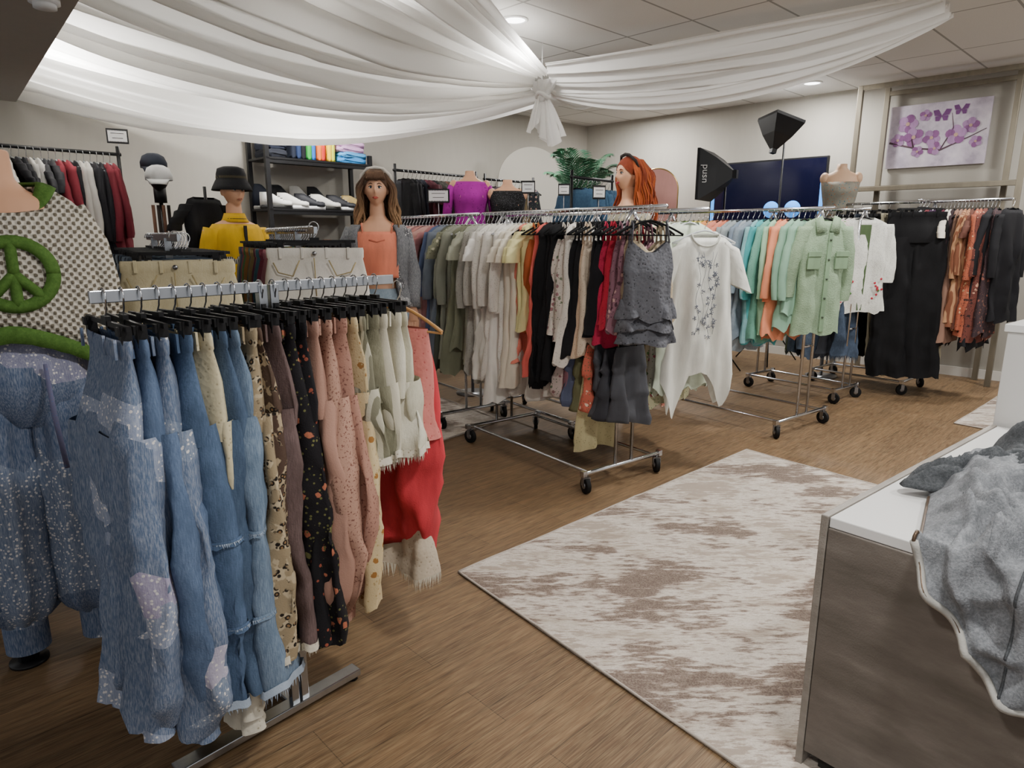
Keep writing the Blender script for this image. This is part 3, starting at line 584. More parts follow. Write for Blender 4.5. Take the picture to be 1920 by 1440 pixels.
gN=[G('pants',mat('patch','566884','8490a8','9a94b0',scale=1.1),'blue patchwork denim',L=.98,cuff=True,balloon=.03,th=.048),G('pants',DN('4f6280','6a7d9a','41536e'),'chambray blue',L=1.02,cuff=True,balloon=.035,th=.052),G('pants',mat('patch','546682','6c7c94','a8a4ba',scale=.8),'floral patch denim',L=1.04,hem=.11,balloon=.02,cuff=True,th=.048),
G('pants',DN('455a74','5c7090','384a62'),'mid blue denim',L=1.0,hem=.125,th=.045,band=1,fray=.02),G('pants',LC('cfc5a4','a89d7e'),'cream gauze',L=1.02,hem=.08,ruffle=1),G('pants',DN('42546c','566a84','334358'),'dark chambray',L=.98,th=.045,hem=.115),G('pants',DN('60748c','8598ac','506478'),'light denim with frayed seams',L=1.0,hem=.14,fray=.035,band=1,th=.05),
G('pants',mat('leopard','b9a98c','98886c'),'leopard print',L=.93,hem=.12,th=.045),G('pants',mat('leopard','a8967a','4c3a30'),'dark leopard print',L=.93,fray=.015,hem=.115),G('pants',DN('5f4e4c','786462','4a3b38'),'faded plum',L=.93,fray=.02,hem=.115),G('pants',FO('18161a','b06a50','6a6a40'),'black floral',L=.96,hem=.12),G('pants',FO('151418','a8987c','98503e',scale=.7),'black floral',L=.94),
G('pants',P('a88272'),'dusty pink',L=.92,cuff=True,balloon=.03,th=.045),G('pants',mat('speckle','b08a78','7a5046'),'speckled dusty pink',L=.91,cuff=True,balloon=.04,th=.048),G('pants',mat('speckle','a67c6c','7a5046',scale=.8),'pink corduroy',L=.91,balloon=.035,cuff=True),G('pants',FO('c8b48c','986a34','b0986a',scale=1.2),'cream floral',L=.9,balloon=.02),
G('shorts',mat('stripe','bcb8a4','7a7864',scale=1.5),'olive striped',L=.44,fray=.03),G('shorts',DN('77745f','908e78','65624f'),'grey olive',L=.44,fray=.03),G('shorts',P('c8c2ae'),'cream',L=.43,fray=.035),G('shorts',DN('cfcbb8','dedaca','b8b29c'),'ivory',L=.44,fray=.03),G('shorts',DN('bcb8a4','d0ccb8','a8a48e'),'ecru',L=.44,fray=.03)]
for g in gN: g[3].update(hip=.188,wh=.165,fold=.014) ; g[3].setdefault('leg',.098)
hang_row(tuple(N0+dn*.01),tuple(N1-dn*.02),ZB,gN,'clip','jeans and trousers on the near rack',jit=.10)
q=N1+dn*.09+V(-.035,.03)
o=skirt_mesh(77,.13,.80,.11,.07,.03,0,.05,belly=.06).build('dress',mat('plain','c83c44',var=.2),loc=(q.x,q.y,ZB-.19),rz=rn+.1,label='long coral red draped dress with pale fringed underskirt',cat='dress')
skirt_mesh(78,.135,.36,.17,.09,.02,0,.02).build('overlay',LC('d08078','b04c50'),loc=(0,.0,.015),parent=o)
skirt_mesh(80,.10,.27,.15,.075,.018,0,.02,fr=.05,z0=-.58).build('underskirt',[LC('c4b6a2','9c8c76'),LACEW],parent=o)
hanger('wood',(q.x,q.y,ZB-.03),rn+.1,None)
# ------------------------------------------------------------ racks D, E behind
def small_rack(near,far,z,name='garment_rack'):
    near=V(*near);far=V(*far);rz=barrot(near,far);L=(far-near).length
    e=empty(name,(near.x,near.y,0),rz,'chrome garment rack packed with bottoms','clothes rack')
    m=MB(); m.box((0,L/2,z-.012),(.016,L+.04,.03)); m.build('hang_bar',SQ,parent=e,bevel=.002)
    for y in(L*.3,L*.75):
        m=MB(); m.box((0,y,z/2),(.028,.028,z-.03)); m.build('upright',SQ,parent=e); m=MB(); m.box((0,y,.025),(.55,.035,.03)); m.build('foot',SQ,parent=e)
small_rack((-1.28,2.62),(-2.0,3.75),1.5); small_rack((-.86,2.98),(-1.5,4.2),1.53)
gD=[G('pants',P(c),w_,L=1.05) for c,w_ in[('b9af92','beige'),('808892','grey blue'),('5f6e80','blue'),('4c5662','slate'),('707b86','grey'),('3d4652','navy'),('7c8894','light blue'),('2a2c31','black'),('535f6e','blue'),('1e1f23','black'),('666f78','grey'),('90989e','light grey'),('30343a','charcoal'),('5f6e80','denim')]]
hang_row((-1.30,2.72),(-2.0,3.75),1.5,gD,'clip','trousers on the side rack',dup=.5)
gE=[G('pants',P(c),w_,L=1.0) for c,w_ in[('c4c0b4','ivory'),('b86d74','rose'),('c8848c','pink'),('a85464','raspberry'),('64909a','teal'),('d09898','pale pink'),('8a505c','wine'),('bca470','khaki'),('4a8c90','teal'),('cc9458','ochre'),('6e9a60','green'),('c47074','rose'),('607080','blue'),('a69e90','stone')]]
hang_row((-.9,3.08),(-1.5,4.2),1.53,gE,'clip','coloured trousers on the second rack',dup=.5)
for p,z,m_,w_,wd in(((-1.235,2.5),1.535,mat('denim','c8bc98','d4caaa','b8aa84'),.2,'beige denim trousers with lace side panels'),((-.84,2.9),1.575,mat('denim','d4d0c6','e0dcd4','c0bcb0'),.2,'white denim trousers')):
    o=place('trousers',pants_mesh(R.randint(0,999),wh=w_,L=1.0,hip=.225,leg=.12,hem=.13,th=.04),m_,V(*p),math.radians(8),z-.03,wd+', facing out','trousers',None,'clip',-.1)
    b=MB(); b.cyl((0,-.026,-.022),(0,-.032,-.022),.009,12); b.build('button',DCHROME,parent=o)
    b=MB()
    for x in(-1,1): b.tube([(x*.17,-.03,-.06),(x*.15,-.042,-.1),(x*.09,-.05,-.115),(x*.06,-.044,-.05)],.003,5)
    b.tube([(0,-.042,-.04),(.002,-.052,-.2)],.0025,5); b.build('pocket_stitching',P('a5966e'),parent=o)
# ------------------------------------------------------------ mannequins
def head_fn():
    def fn(d):
        x,y,z=d; f=max(0,-y)
        ex=lambda cx,cz,s:math.exp(-(((x-cx)/s)**2+((z-cz)/s)**2))
        out=Vector(d)
        if y<0:
            out.y-=.20*math.exp(-((x/.12)**2+((z+.16)/.16)**2))*f+.07*math.exp(-((x/.08)**2+((z-.05)/.2)**2))*f
            out.y+=.12*(ex(.34,.06,.19)+ex(-.34,.06,.19))*f
            out.y-=.06*math.exp(-((x/.26)**2+((z+.48)/.1)**2))
            out.y-=.07*math.exp(-((x/.26)**2+((z+.82)/.16)**2))
            out.y-=.04*math.exp(-((z-.27)/.12)**2)*f
        if z<-.15: k=1-.36*min(1,(-z-.15)/.85)**1.1; out.x*=k
        if z<-.3 and y>0: out.y*=.75
        if y>0 and z>-.3: out.y*=1.1
        return out
    return fn
TR=[(.84,.15,.10),(.93,.172,.112),(1.0,.16,.105),(1.08,.128,.09),(1.15,.13,.092),(1.23,.145,.105),(1.31,.158,.115),(1.38,.17,.10),(1.43,.165,.085),(1.465,.13,.07),(1.49,.075,.058),(1.52,.05,.05),(1.60,.046,.048)]
def tr(z,k=0):
    for (a,b,c),(a2,b2,c2) in zip(TR,TR[1:]):
        if a<=z<=a2: t=(z-a)/(a2-a); return lerp(b,b2,t)+k,lerp(c,c2,t)+k
    return (TR[0][1]+k,TR[0][2]+k) if z<TR[0][0] else (TR[-1][1]+k,TR[-1][2]+k)
def ell(hw,d,z,n=28,cx=0,cy=0,fold=0,fr=9,ph=0): return [(cx+(hw+fold*math.sin(fr*2*pi*j/n+ph))*math.cos(2*pi*j/n),cy+(d+fold*math.sin(fr*2*pi*j/n+ph))*math.sin(2*pi*j/n),z) for j in range(n)]
def body(parent,skin,arms,head=True,male=False,legs=True,vox=.006):
    m=MB(); bw=1.12 if male else 1
    m.loft([ell(r*(bw if z>1.1 else 1),d*(.9 if male and 1.2<z<1.35 else 1),z) for z,r,d in TR],True,True,True)
    if legs:
        for x in(-1,1):
            m.tube([(x*.085,0,.9),(x*.095,0,.7),(x*.1,.0,.48),(x*.1,.015,.35),(x*.1,.02,.09)],[.098,.085,.055,.056,.036],16)
            m.tube([(x*.1,.04,.04),(x*.105,-.06,.035),(x*.11,-.15,.022)],[.035,.035,.022],12)
    for sx,(el,wr,fd) in zip((-1,1),arms):
        s=V(sx*.165*bw,0,1.42); el=V(*el);wr=V(*wr)
        m.tube([s,s.lerp(el,.5),el,el.lerp(wr,.35),wr],[.05,.042,.036,.036,.025],14)
        fd=V(*fd).normalized(); side=fd.cross(V(0,1,0)); side=side.normalized() if side.length>.1 else V(1,0,0); nb=fd.cross(side).normalized()
        m.tube([wr-fd*.01,wr+fd*.03,wr+fd*.085],[.024,.036,.034],10,ry=.5)
        for k,(l) in enumerate((.065,.075,.07,.055)):
            b0=wr+fd*.08+side*(k-1.5)*.02; m.tube([b0,b0+fd*l*.5+nb*.006,b0+fd*l+nb*.02],[.0095,.009,.007],7)
        b0=wr+fd*.02-side*.03; m.tube([b0,b0+fd*.03-side*.025,b0+fd*.065-side*.03],[.013,.011,.008],7)
    if head:
        m.sph((0,-.012,1.685),(.071,.086,.112),36,28,0,head_fn())
        for x in(-1,1): m.sph((x*.072,.005,1.68),(.012,.02,.03),8,6)
    o=m.build('body',skin); md=o.modifiers.new('r','REMESH'); md.mode='VOXEL'; md.voxel_size=vox; s=o.modifiers.new('s','SMOOTH'); s.factor=.5; s.iterations=2
    bpy.context.view_layer.update(); dg=bpy.context.evaluated_depsgraph_get(); me=bpy.data.meshes.new_from_object(o.evaluated_get(dg)); o.modifiers.clear(); o.data=me
    for p in me.polygons: p.use_smooth=True
    if len(me.materials)==0: me.materials.append(skin)
    o.parent=parent
    return o
def face(parent,lip='a8453c',brow='4a3020'):
    dz=-.005
    for x in(-1,1):
        e=MB(); e.sph((x*.026,-.081,1.697+dz),(.013,.007,.0065),12,8); eo=e.build('eye',P('d8d2cc',var=0,rough=.3),parent=parent)
        i=MB(); i.sph((x*.026,-.0875,1.697+dz),(.0062,.003,.0062),10,6); i.build('iris',P('243a48',var=0,rough=.2),parent=eo)
        b=MB(); b.tube([(x*.012,-.092,1.716+dz),(x*.026,-.091,1.722+dz),(x*.042,-.080,1.716+dz)],[.0022,.003,.001],6); b.build('eyebrow',P(brow),parent=parent)
        b=MB(); b.tube([(x*.012,-.0865,1.701+dz),(x*.026,-.0895,1.7055+dz),(x*.041,-.081,1.702+dz)],[.002,.0028,.002],5); b.build('eyelashes',P('1a1210'),parent=parent)
    l=MB(); l.tube([(-.02,-.094,1.634+dz),(-.007,-.101,1.638+dz),(0,-.1005,1.636+dz),(.007,-.101,1.638+dz),(.02,-.094,1.634+dz)],[.001,.004,.0033,.004,.001],8); l.tube([(-.018,-.094,1.633+dz),(0,-.101,1.629+dz),(.018,-.094,1.633+dz)],[.001,.0055,.001],8); l.build('lips',P(lip,rough=.35),parent=parent)
def hair(parent,hm,hm2,L=.42,wave=.02,seed=1,fringe=True,vol=1.0,back=1.0,a0=-.45):
    rg=random.Random(seed); m=MB(); rings=[]
    for i in range(12):
        ph=pi*.55*i/11; ring=[]
        for j in range(30):
            th=2*pi*j/30; fr=max(0,-math.sin(th)); p2=ph*(1-.40*fr**2); q=1+.025*math.sin(j*2.1+i)
            ring.append((.082*vol*q*math.sin(max(p2,.02))*math.cos(th),.005+.102*vol*q*math.sin(max(p2,.02))*math.sin(th),1.69+.122*math.cos(p2)))
        rings.append(ring)
    m.loft(rings,True,True)
    for s in range(320):
        a=rg.uniform(a0,pi-a0); r=1.0+rg.uniform(-.1,.2); l=L*rg.uniform(.75,1.08); ph=1.4*math.sin(a*3)+rg.uniform(-.5,.5); fq=rg.uniform(9,11); pts=[];rr=[]
        x0=.08*math.cos(a)*r*vol; y0=.01+.1*math.sin(a)*r*vol*back
        for k in range(18):
            t=k/17; z=1.78-l*t
            sp_=1+.36*math.sin(min(1,t*1.5)*pi/2)-.05*t
            e_=(.62+.38*min(1,t*4)); wv=wave*math.sin(t*fq+ph)*(t+.1)
            pts.append((x0*sp_*e_+wv*math.cos(a),y0*sp_*e_+wv*math.sin(a),z)); rr.append(.0085*(1-.7*t)+.002)
        m.tube(pts,rr,5,mi=rg.choice((0,0,1)))
    if fringe:
        for s in range(30):
            x=-.055+.11*s/29; m.tube([(x*.6,-.03,1.804),(x*.95,-.088,1.78),(x*1.1,-.102+.3*abs(x)**1.5,1.75),(x*1.2,-.099+.4*abs(x)**1.4,1.729+.008*rg.random())],[.005,.006,.0045,.0015],6,mi=s%2)
    return m.build('hair',[hm,hm2],parent=parent)
def stand(parent):
    m=MB(); m.cyl((0,0,0),(0,0,.008),.18,32); m.cyl((0,.03,.008),(0,.03,.9),.012,8); m.build('base',mat(c='5f6366',rough=.3,metal=.7,bump=0),parent=parent)
def cloth(name,parent,ma,z0,z1,k,flare=0,fold=.004,n=14):
    m=MB(); rr=[]
    for i in range(n+1):
        z=lerp(z1,z0,i/n); t=i/n; a,b=tr(z,k); rr.append(ell(a+flare*t,b+flare*t,z,40,0,0,fold*t,9,i*.2))
    m.loft(rr); return m.build(name,ma,parent=parent,solid=.004)
def sleeves(parent,ma,arms,r0=.06,r1=.045,end=1.0,bw=1,name='sleeve',fold=.003):
    for sx,(el,wr,fd) in zip((-1,1),arms):
        s=V(sx*.15*bw,0,1.425);el=V(*el);wr=V(*wr); pts=[s,s.lerp(el,.33),s.lerp(el,.66),el,el.lerp(wr,.33),el.lerp(wr,.66),wr][:max(2,int(7*end))]
        m=MB(); m.tube(pts,[lerp(r0,r1,i/6)+fold*math.sin(i*2.2) for i in range(len(pts))],16); m.build(name,ma,parent=parent)
def jeans(parent,ma,z0=.1,k=.012,flare=0):
    m=MB(); m.loft([ell(*[a for a in tr(z,k)],z,32) for z in(1.06,1.0,.93,.86,.8)])
    for x in(-1,1):
        pts=[(x*.085,0,lerp(.9,z0,i/12)) for i in range(13)]; m.tube(pts,[lerp(.112,.07,min(1,i/7))+flare*(i/12)+.004*math.sin(i*2+x) for i in range(13)],20)
    return m.build('trousers',ma,parent=parent)
def band(parent,c,tilt=0,r=.096):
    m=MB(); m.tube([(-r,.005-tilt*0,1.725),(-r*.93,-.005-tilt*.5,1.77),(-.05,-.02-tilt,1.808),(0,-.022-tilt,1.817),(.05,-.02-tilt,1.808),(r*.93,-.005-tilt*.5,1.77),(r,.005,1.725)],.012,8,ry=.7); m.build('headband',P(c),parent=parent)
e=empty('mannequin',(-.93,4.75,0),math.radians(6),'female mannequin with wavy hair, coral top and grey cardigan','mannequin'); e.scale=(1.07,1.07,1.07)
arms=[((-.27,.03,1.18),(-.17,-.14,1.06),(.5,-.2,-.6)),((.21,.04,1.15),(.21,-.04,.93),(0,-.1,-1))]
stand(e); bo=body(e,SKIN2,arms); face(e); HB=mat('ombre','3f2c20','a07c58','5a4230',bump=.4); hair(e,HB,mat('ombre','4a3426','b08c66','6a5038',bump=.4),L=.36,wave=.022,vol=1.04)
band(e,'d4cec4')
COR=P('e08468',var=.15); cloth('tank_top',e,COR,1.13,1.42,.012,.03,.008)
for x in(-1,1):
    m=MB(); m.tube([(x*.09,-.09,1.41),(x*.1,-.05,1.47),(x*.1,.04,1.47),(x*.09,.08,1.41)],.006,6); m.build('strap',COR,parent=e)
m=MB(); m.tube([(-.05,-.118,1.37),(0,-.122,1.355),(.05,-.118,1.37)],.006,6); m.build('neck_trim',P('c06a52'),parent=e)
jeans(e,mat('denim','7f92a0','9aaab6','687c8c'),flare=.02)
CG=mat('patch','5c5e62','3c3e42','8a8b8c',scale=.8,bump=.9)
sleeves(e,CG,arms,.064,.05)
m=MB(); rr=[]
for i in range(13):
    z=lerp(1.46,.95,i/12); a,b=tr(max(z,.95),.028+.03*i/12); rr.append([(a*math.cos(t),b*math.sin(t)+.01+.006*math.sin(t*8+i*.5),z) for t in[lerp(-.9,pi+.9,j/24) for j in range(25)]])
m.loft(rr,False); m.build('cardigan',CG,parent=e,solid=.018)
e=empty('mannequin',(.95,5.62,0),math.radians(-66),'female mannequin with long wavy auburn hair and headband','mannequin'); e.scale=(1.17,1.17,1.17)
arms2=[((-.23,.02,1.15),(-.24,-.05,.92),(0,-.1,-1)),((.23,.02,1.15),(.24,-.05,.92),(0,-.1,-1))]
stand(e); body(e,SKIN,arms2,legs=False); face(e,'a03038','6a2a14'); hair(e,mat('denim','6f2c16','8e3e1e','5a210f',bump=.4),P('98481f'),L=.46,wave=.028,seed=5,vol=1.04,fringe=False,a0=-.25,back=1.1)
band(e,'2a2422',.02)
BLS=FO('a49e88','6f6b55','c8c0aa'); cloth('blouse',e,BLS,.84,1.45,.014,.05,.006); sleeves(e,BLS,arms2,.062,.045)
e=empty('mannequin',(-2.12,5.25,0),math.radians(50),'male mannequin in yellow polo and black bucket hat','mannequin'); e.scale=(1.08,1.08,1.08)
stand(e); body(e,SKIN,arms2,male=True); face(e,'b07058','3a2a20')
YL=P('d8ac1c'); cloth('polo_shirt',e,YL,.92,1.46,.024,.03,.009); sleeves(e,YL,arms2,.068,.07,.6,1.08); jeans(e,P('24262c'))
m=MB(); m.loft([ell(.066,.066,1.535),ell(.078,.076,1.50),ell(.095,.085,1.475)]); m.build('collar',YL,parent=e,solid=.006)
m=MB(); m.tube([(.079*math.cos(t),.078*math.sin(t),1.497) for t in[2*pi*k/24 for k in range(25)]],.004,6); m.build('collar_trim',BLK,parent=e)
m=MB(); m.box((0,-.135,1.38),(.02,.012,.14)); m.build('placket',BLK,parent=e)
m=MB(); m.add([(.16*math.cos(t)*1.12,.13*math.sin(t)*1.12,z) for z in(1.24,1.19) for t in[lerp(pi*1.08,pi*1.92,i/16) for i in range(17)]],[(i,i+1,18+i,17+i) for i in range(16)]); m.build('chest_stripe',mat('stripe','141416','d8d4c8',scale=2.5),parent=e,solid=.004)
for sx in(-1,1):
    m=MB(); m.box((sx*.255,.0,1.28),(.006,.05,.24),M=Matrix.Rotation(-sx*.25,3,'Y')); m.build('sleeve_stripe',mat('stripe','141416','d8d4c8',scale=3),parent=e)
m=MB(); m.loft([ell(.132,.146,1.69),ell(.122,.137,1.715),ell(.104,.119,1.75),ell(.095,.11,1.765),ell(.093,.108,1.80),ell(.083,.097,1.835),ell(.05,.06,1.848),ell(.01,.01,1.85)]); m.build('bucket_hat',P('18181b'),parent=e,solid=.004)
m=MB(); m.loft([ell(.098,.113,1.77),ell(.097,.112,1.785)]); m.build('hat_band',mat('stripe','5a5238','18181b',scale=8),parent=e)
# peace sweater mannequin
e=empty('mannequin',(-1.635,2.19,0),math.radians(30),'headless mannequin in white crochet sweater with green peace sign','mannequin')
arms4=[((-.21,.03,1.2),(-.2,.0,.98),(0,-.1,-1)),((.21,.03,1.2),(.2,.0,.98),(0,-.1,-1))]
m=MB(); m.cyl((-.11,.0,0),(-.11,.0,.01),.055,32); m.tube([(-.11,.0,.01),(-.11,.0,.5),(-.08,.0,.9)],.03,10); m.build('base',mat(c='1c1c1e',rough=.4,bump=0),parent=e); body(e,SKIN,arms4,head=False,legs=False); e.scale=(1.1,1.1,1.1)
m=MB(); rr=[]
prof=[(1.50,.10,.075),(1.485,.145,.09),(1.46,.18,.10),(1.42,.215,.115),(1.38,.227,.122),(1.34,.235,.13),(1.30,.24,.135),(1.25,.245,.14),(1.18,.25,.145),(1.13,.255,.15),(1.09,.26,.15)]
def hemz(x): return .02-.14*(min(1,abs(x)/.27))**1.5
for i,(z,a,b) in enumerate(prof):
    g=[]
    for j in range(72):
        t=2*pi*j/72; x=a*math.cos(t); zz=z+hemz(x)*max(0,(i-4)/6)
        if i==0: zz-=.15*max(0,-math.sin(t))**1.5
        if i==1: zz-=.10*max(0,-math.sin(t))**1.5
        if i==2: zz-=.04*max(0,-math.sin(t))**1.5
        g.append((x,b*math.sin(t)+.004*math.sin(t*7+i*.4)+.008*noise.noise(V(x*10,z*12,4)),zz))
    rr.append(g)
KN=mat('crochet','d2ccbe','6f6758',bump=.8); GR=mat('fleece','46692a','557834','35531a',scale=.5,bump=.3)
m.loft(rr); so=m.build('sweater',KN,parent=e,solid=.006)
b=MB(); last=rr[-1]; b.loft([[(x*1.01,y*1.02,z+.004) for x,y,z in last],[(x*1.012,y*1.022,z-.02) for x,y,z in last],[(x*1.012,y*1.025,z-.045+.002*math.sin(x*150)) for x,y,z in last]]); b.build('hem_band',GR,parent=so,solid=.005)
def mixr(f,dz,k): return [(lerp(a[0],c[0],f)*k,lerp(a[1],c[1],f)*k,lerp(a[2],c[2],f)+dz) for a,c in zip(rr[0],rr[1])]
b=MB(); b.loft([mixr(0,.012,1.0),mixr(.3,.014,1.03),mixr(.65,.012,1.04),mixr(.9,.008,1.04)]); b.build('neckband',GR,parent=so,solid=.008)
def fy(x,z):
    a,bb=.25,.14
    for (z1,a1,b1),(z2,a2,b2) in zip(prof,prof[1:]):
        if z2<=z<=z1: t=(z1-z)/(z1-z2); a=lerp(a1,a2,t); bb=lerp(b1,b2,t)
    return -bb*math.sqrt(max(.05,1-(x/a)**2))-.010
b=MB(); cz=1.255; cx=.03; R0=.09
ring=[(cx+R0*math.cos(t),cz+R0*math.sin(t)) for t in[2*pi*k/40 for k in range(41)]]
def flat(pts,hw):   # flat ribbon on the sweater front
    L_=[];R_=[]
    for i,(x,z) in enumerate(pts):
        x0,z0=pts[max(0,i-1)]; x1,z1=pts[min(len(pts)-1,i+1)]
        if pts[0]==pts[-1] or (abs(pts[0][0]-pts[-1][0])<1e-6 and abs(pts[0][1]-pts[-1][1])<1e-6):
            if i in(0,len(pts)-1): x0,z0=pts[-2]; x1,z1=pts[1]
        d_=V(x1-x0,z1-z0).normalized(); n_=V(-d_.y,d_.x)*hw
        L_.append((x+n_.x,fy(x+n_.x,z+n_.y),z+n_.y)); R_.append((x-n_.x,fy(x-n_.x,z-n_.y),z-n_.y))
    M_=[((a[0]+c[0])/2,(a[1]+c[1])/2-.006,(a[2]+c[2])/2) for a,c in zip(L_,R_)]
    b.loft([L_,M_,R_],False)
flat(ring,.016)
for a in(pi/2,-pi/2,-pi/2+.75,-pi/2-.75): flat([(cx+R0*r*math.cos(a),cz+R0*r*math.sin(a)) for r in(0,.25,.5,.75,1)],.012)
b.build('peace_sign',GR,parent=so,solid=.009)
for sx in(-1,1):
    m=MB(); m.tube([(sx*.16,0,1.43),(sx*.205,0,1.33),(sx*.225,-.0,1.22),(sx*.23,-.01,1.08)],[.06,.062,.058,.05],18); m.build('sleeve',KN,parent=so)
PD=mat('patch','4a5c7a','667690','7c7e98',scale=.75)
m=MB(); m.loft([ell(*tr(z,k),z,48,0,0,f_,14) for z,k,f_ in((1.10,.012,.002),(1.07,.014,.004),(1.0,.035,.007),(.93,.035,.008),(.86,.02,.006),(.80,-.02,.004))])
for x in(-1,1):
    pts=[(x*(.105+.01*math.sin(pi*i/28)),0,lerp(.98,.15,i/28)) for i in range(29)]
    rad=[lerp(.09,.128,min(1,i/5)) if i<24 else (.125,.12,.11,.09,.062)[i-24] for i in range(29)]
    m.loft([[(p_[0]+.006*noise.noise(V(p_[0]*9,i*.35,x)),p_[1]+.008*noise.noise(V(p_[0]*14,i*.4,x+4)),p_[2]) for p_ in ell(q*(1+.025*math.sin(i*.6+x)),q*.92,p[2],44,p[0],0,.009,9,i*.06)] for i,(p,q) in enumerate(zip(pts,rad))])
    m.loft([ell(.062,.058,z,28,x*.105,0,.004,14) for z in(.16,.12,.05)])
po=m.build('harem_trousers',PD,parent=e)
b=MB(); b.tube([(.07,-.16,1.0),(.075,-.175,.85),(.085,-.155,.68)],[.006,.008,.008],6,ry=.3); b.build('tie',FO('6a6a88','b8b4c8','5c6c94',scale=2),parent=po)
# ------------------------------------------------------------ busts
def bust(loc,rz,top_m,skin=SKIN,label='',sc_=1.0,neckline=1.40):
    e=empty('dress_form',(loc[0],loc[1],0),rz,label,'mannequin'); z0=loc[2]-1.56*sc_
    m=MB(); m.loft([ell(r*sc_,d*sc_,z*sc_+z0,28) for z,r,d in TR[3:-1]]+[ell(.045*sc_,.045*sc_,1.56*sc_+z0,28)],True,True,True)
    for x in(-1,1): m.sph((x*.155*sc_,0,1.42*sc_+z0),(.045*sc_,.055*sc_,.06*sc_)); m.sph((x*.065*sc_,-.085*sc_,1.31*sc_+z0),(.062*sc_,.05*sc_,.062*sc_))
    m.build('torso',skin,parent=e)
    c=MB(); c.loft([ell(tr(z,.012)[0]*sc_,(tr(z,.014)[1]+.035*math.exp(-((z-1.3)/.06)**2))*sc_,z*sc_+z0,36,0,0,.003,9) for z in[lerp(neckline,1.05,i/10) for i in range(11)]]); c.build('top',top_m,parent=e,solid=.005)
    c=MB(); c.cyl((0,0,.01),(0,0,1.1*sc_+z0),.015,12); c.cyl((0,0,0),(0,0,.012),.16,24); c.build('stand',DCHROME,parent=e)
    return e
MG=LC('a41f98','70106a',scale=.5); e=bust((-.38,6.3,2.06),math.radians(10),MG,label='dress form wearing a magenta lace top',sc_=.95,neckline=1.46)
for x in(-1,1):
    m=MB(); m.tube([(x*.15,0,1.92),(x*.2,-.01,1.8),(x*.22,-.02,1.66)],[.05,.045,.04],12); m.build('sleeve',MG,parent=e)
bust((-.04,6.25,1.98),0,mat('speckle','111114','5a5a60'),label='dress form wearing a black sequined top',sc_=.9,neckline=1.45)
bust((3.36,7.1,2.2),math.radians(-15),FO('8a8578','a86a48','3f6a78',scale=2),skin=P('c8a486',var=.02,rough=.5),label='beige dress form with a printed tube top',sc_=1.0,neckline=1.38)
# ------------------------------------------------------------ ceiling drapes
FAB=mat('plain','f5f4f1',rough=.9,bump=.1,var=.0,trans=.45)
def swag(name,K0,K1,E0,E1,sag0,sag1,n=9,amp=.05,seed=0,parent=None):
    m=MB(); ns,nw=44,140; rows=[]
    K0,K1,E0,E1=[Vector(p) for p in(K0,K1,E0,E1)]
    rg=random.Random(seed); hs=[(rg.uniform(.5,1.5)*n,rg.uniform(0,6),rg.uniform(.4,1)) for _ in range(5)]
    for i in range(ns+1):
        s=i/ns; row=[]
        for j in range(nw+1):
            w_=j/nw; f=w_+.025*math.sin(w_*23+seed)
            p=K0.lerp(K1,f).lerp(E0.lerp(E1,f),s); sg=lerp(sag0,sag1,w_)
            env=.3+.7*min(1,s*2.2)
            fold=sum(a*(abs(math.sin(w_*pi*fq+ph+.9*noise.noise(V(w_*3,s*1.2,seed+fq))))**.8-.6) for fq,ph,a in hs)/1.6
            p.z-=sg*4*s*(1-s)*(1+.22*math.sin(w_*n*2.1+seed)) - amp*env*fold*1.3
            p.z+=amp*.25*noise.noise(V(w_*18,s*3,seed+4))
            row.append((p.x,p.y,p.z))
        rows.append(row)
    m.loft(rows,False); return m.build(name,FAB,parent=parent,solid=0)
KX,KY,KZ=.26,6.2,2.67
dr=empty('ceiling_drape',(0,0,0),0,'white sheer fabric swags gathered in a ceiling knot','drapery')
k=lambda dx,dy,dz=0:(KX+dx,KY+dy,KZ+dz)
swag('swag',k(-.10,-.08,.12),k(.05,-.1,.16),(-2.0,3.4,3.0),(-.85,2.1,3.03),.07,.02,6,.10,1,dr)
swag('swag',k(-.12,.05,.04),k(-.06,-.1,.12),(-3.1,4.6,2.84),(-1.9,3.25,2.98),.32,.10,6,.12,2,dr)
swag('swag',k(.5,1.3,.33),k(-.05,-.02,.04),(-4.05,5.75,2.62),(-2.9,4.4,2.85),.42,.26,7,.12,3,dr)
swag('swag',k(.02,-.12,.24),k(.1,.08,-.0),(2.80,4.85,3.07),(3.2,5.3,3.02),.02,.26,5,.07,4,dr)
swag('swag',k(-.05,0,.08),k(.08,-.05,.04),(.6,7.8,3.05),(1.3,7.5,3.05),.12,.15,5,.05,6,dr)
m=MB(); rings=[]
for zi,(z,r) in enumerate(((.10,.11),(.05,.075),(.02,.055),(-.01,.046),(-.035,.05),(-.06,.04))):
    rings.append([(KX+.01+(r+.18*r*math.sin(9*t+zi*.6))*math.cos(t),KY-.04+(r+.18*r*math.sin(9*t+zi*.6))*math.sin(t),KZ+z+.012*math.cos(t+1)) for t in[2*pi*j/64 for j in range(64)]])
m.loft(rings,True,True,True); m.tube([(KX+.01+.055*math.cos(t),KY-.04+.055*math.sin(t),KZ-.0+.018*math.sin(t*2)) for t in[2*pi*k_/24 for k_ in range(25)]],.018,8)
m.build('knot',FAB,parent=dr)
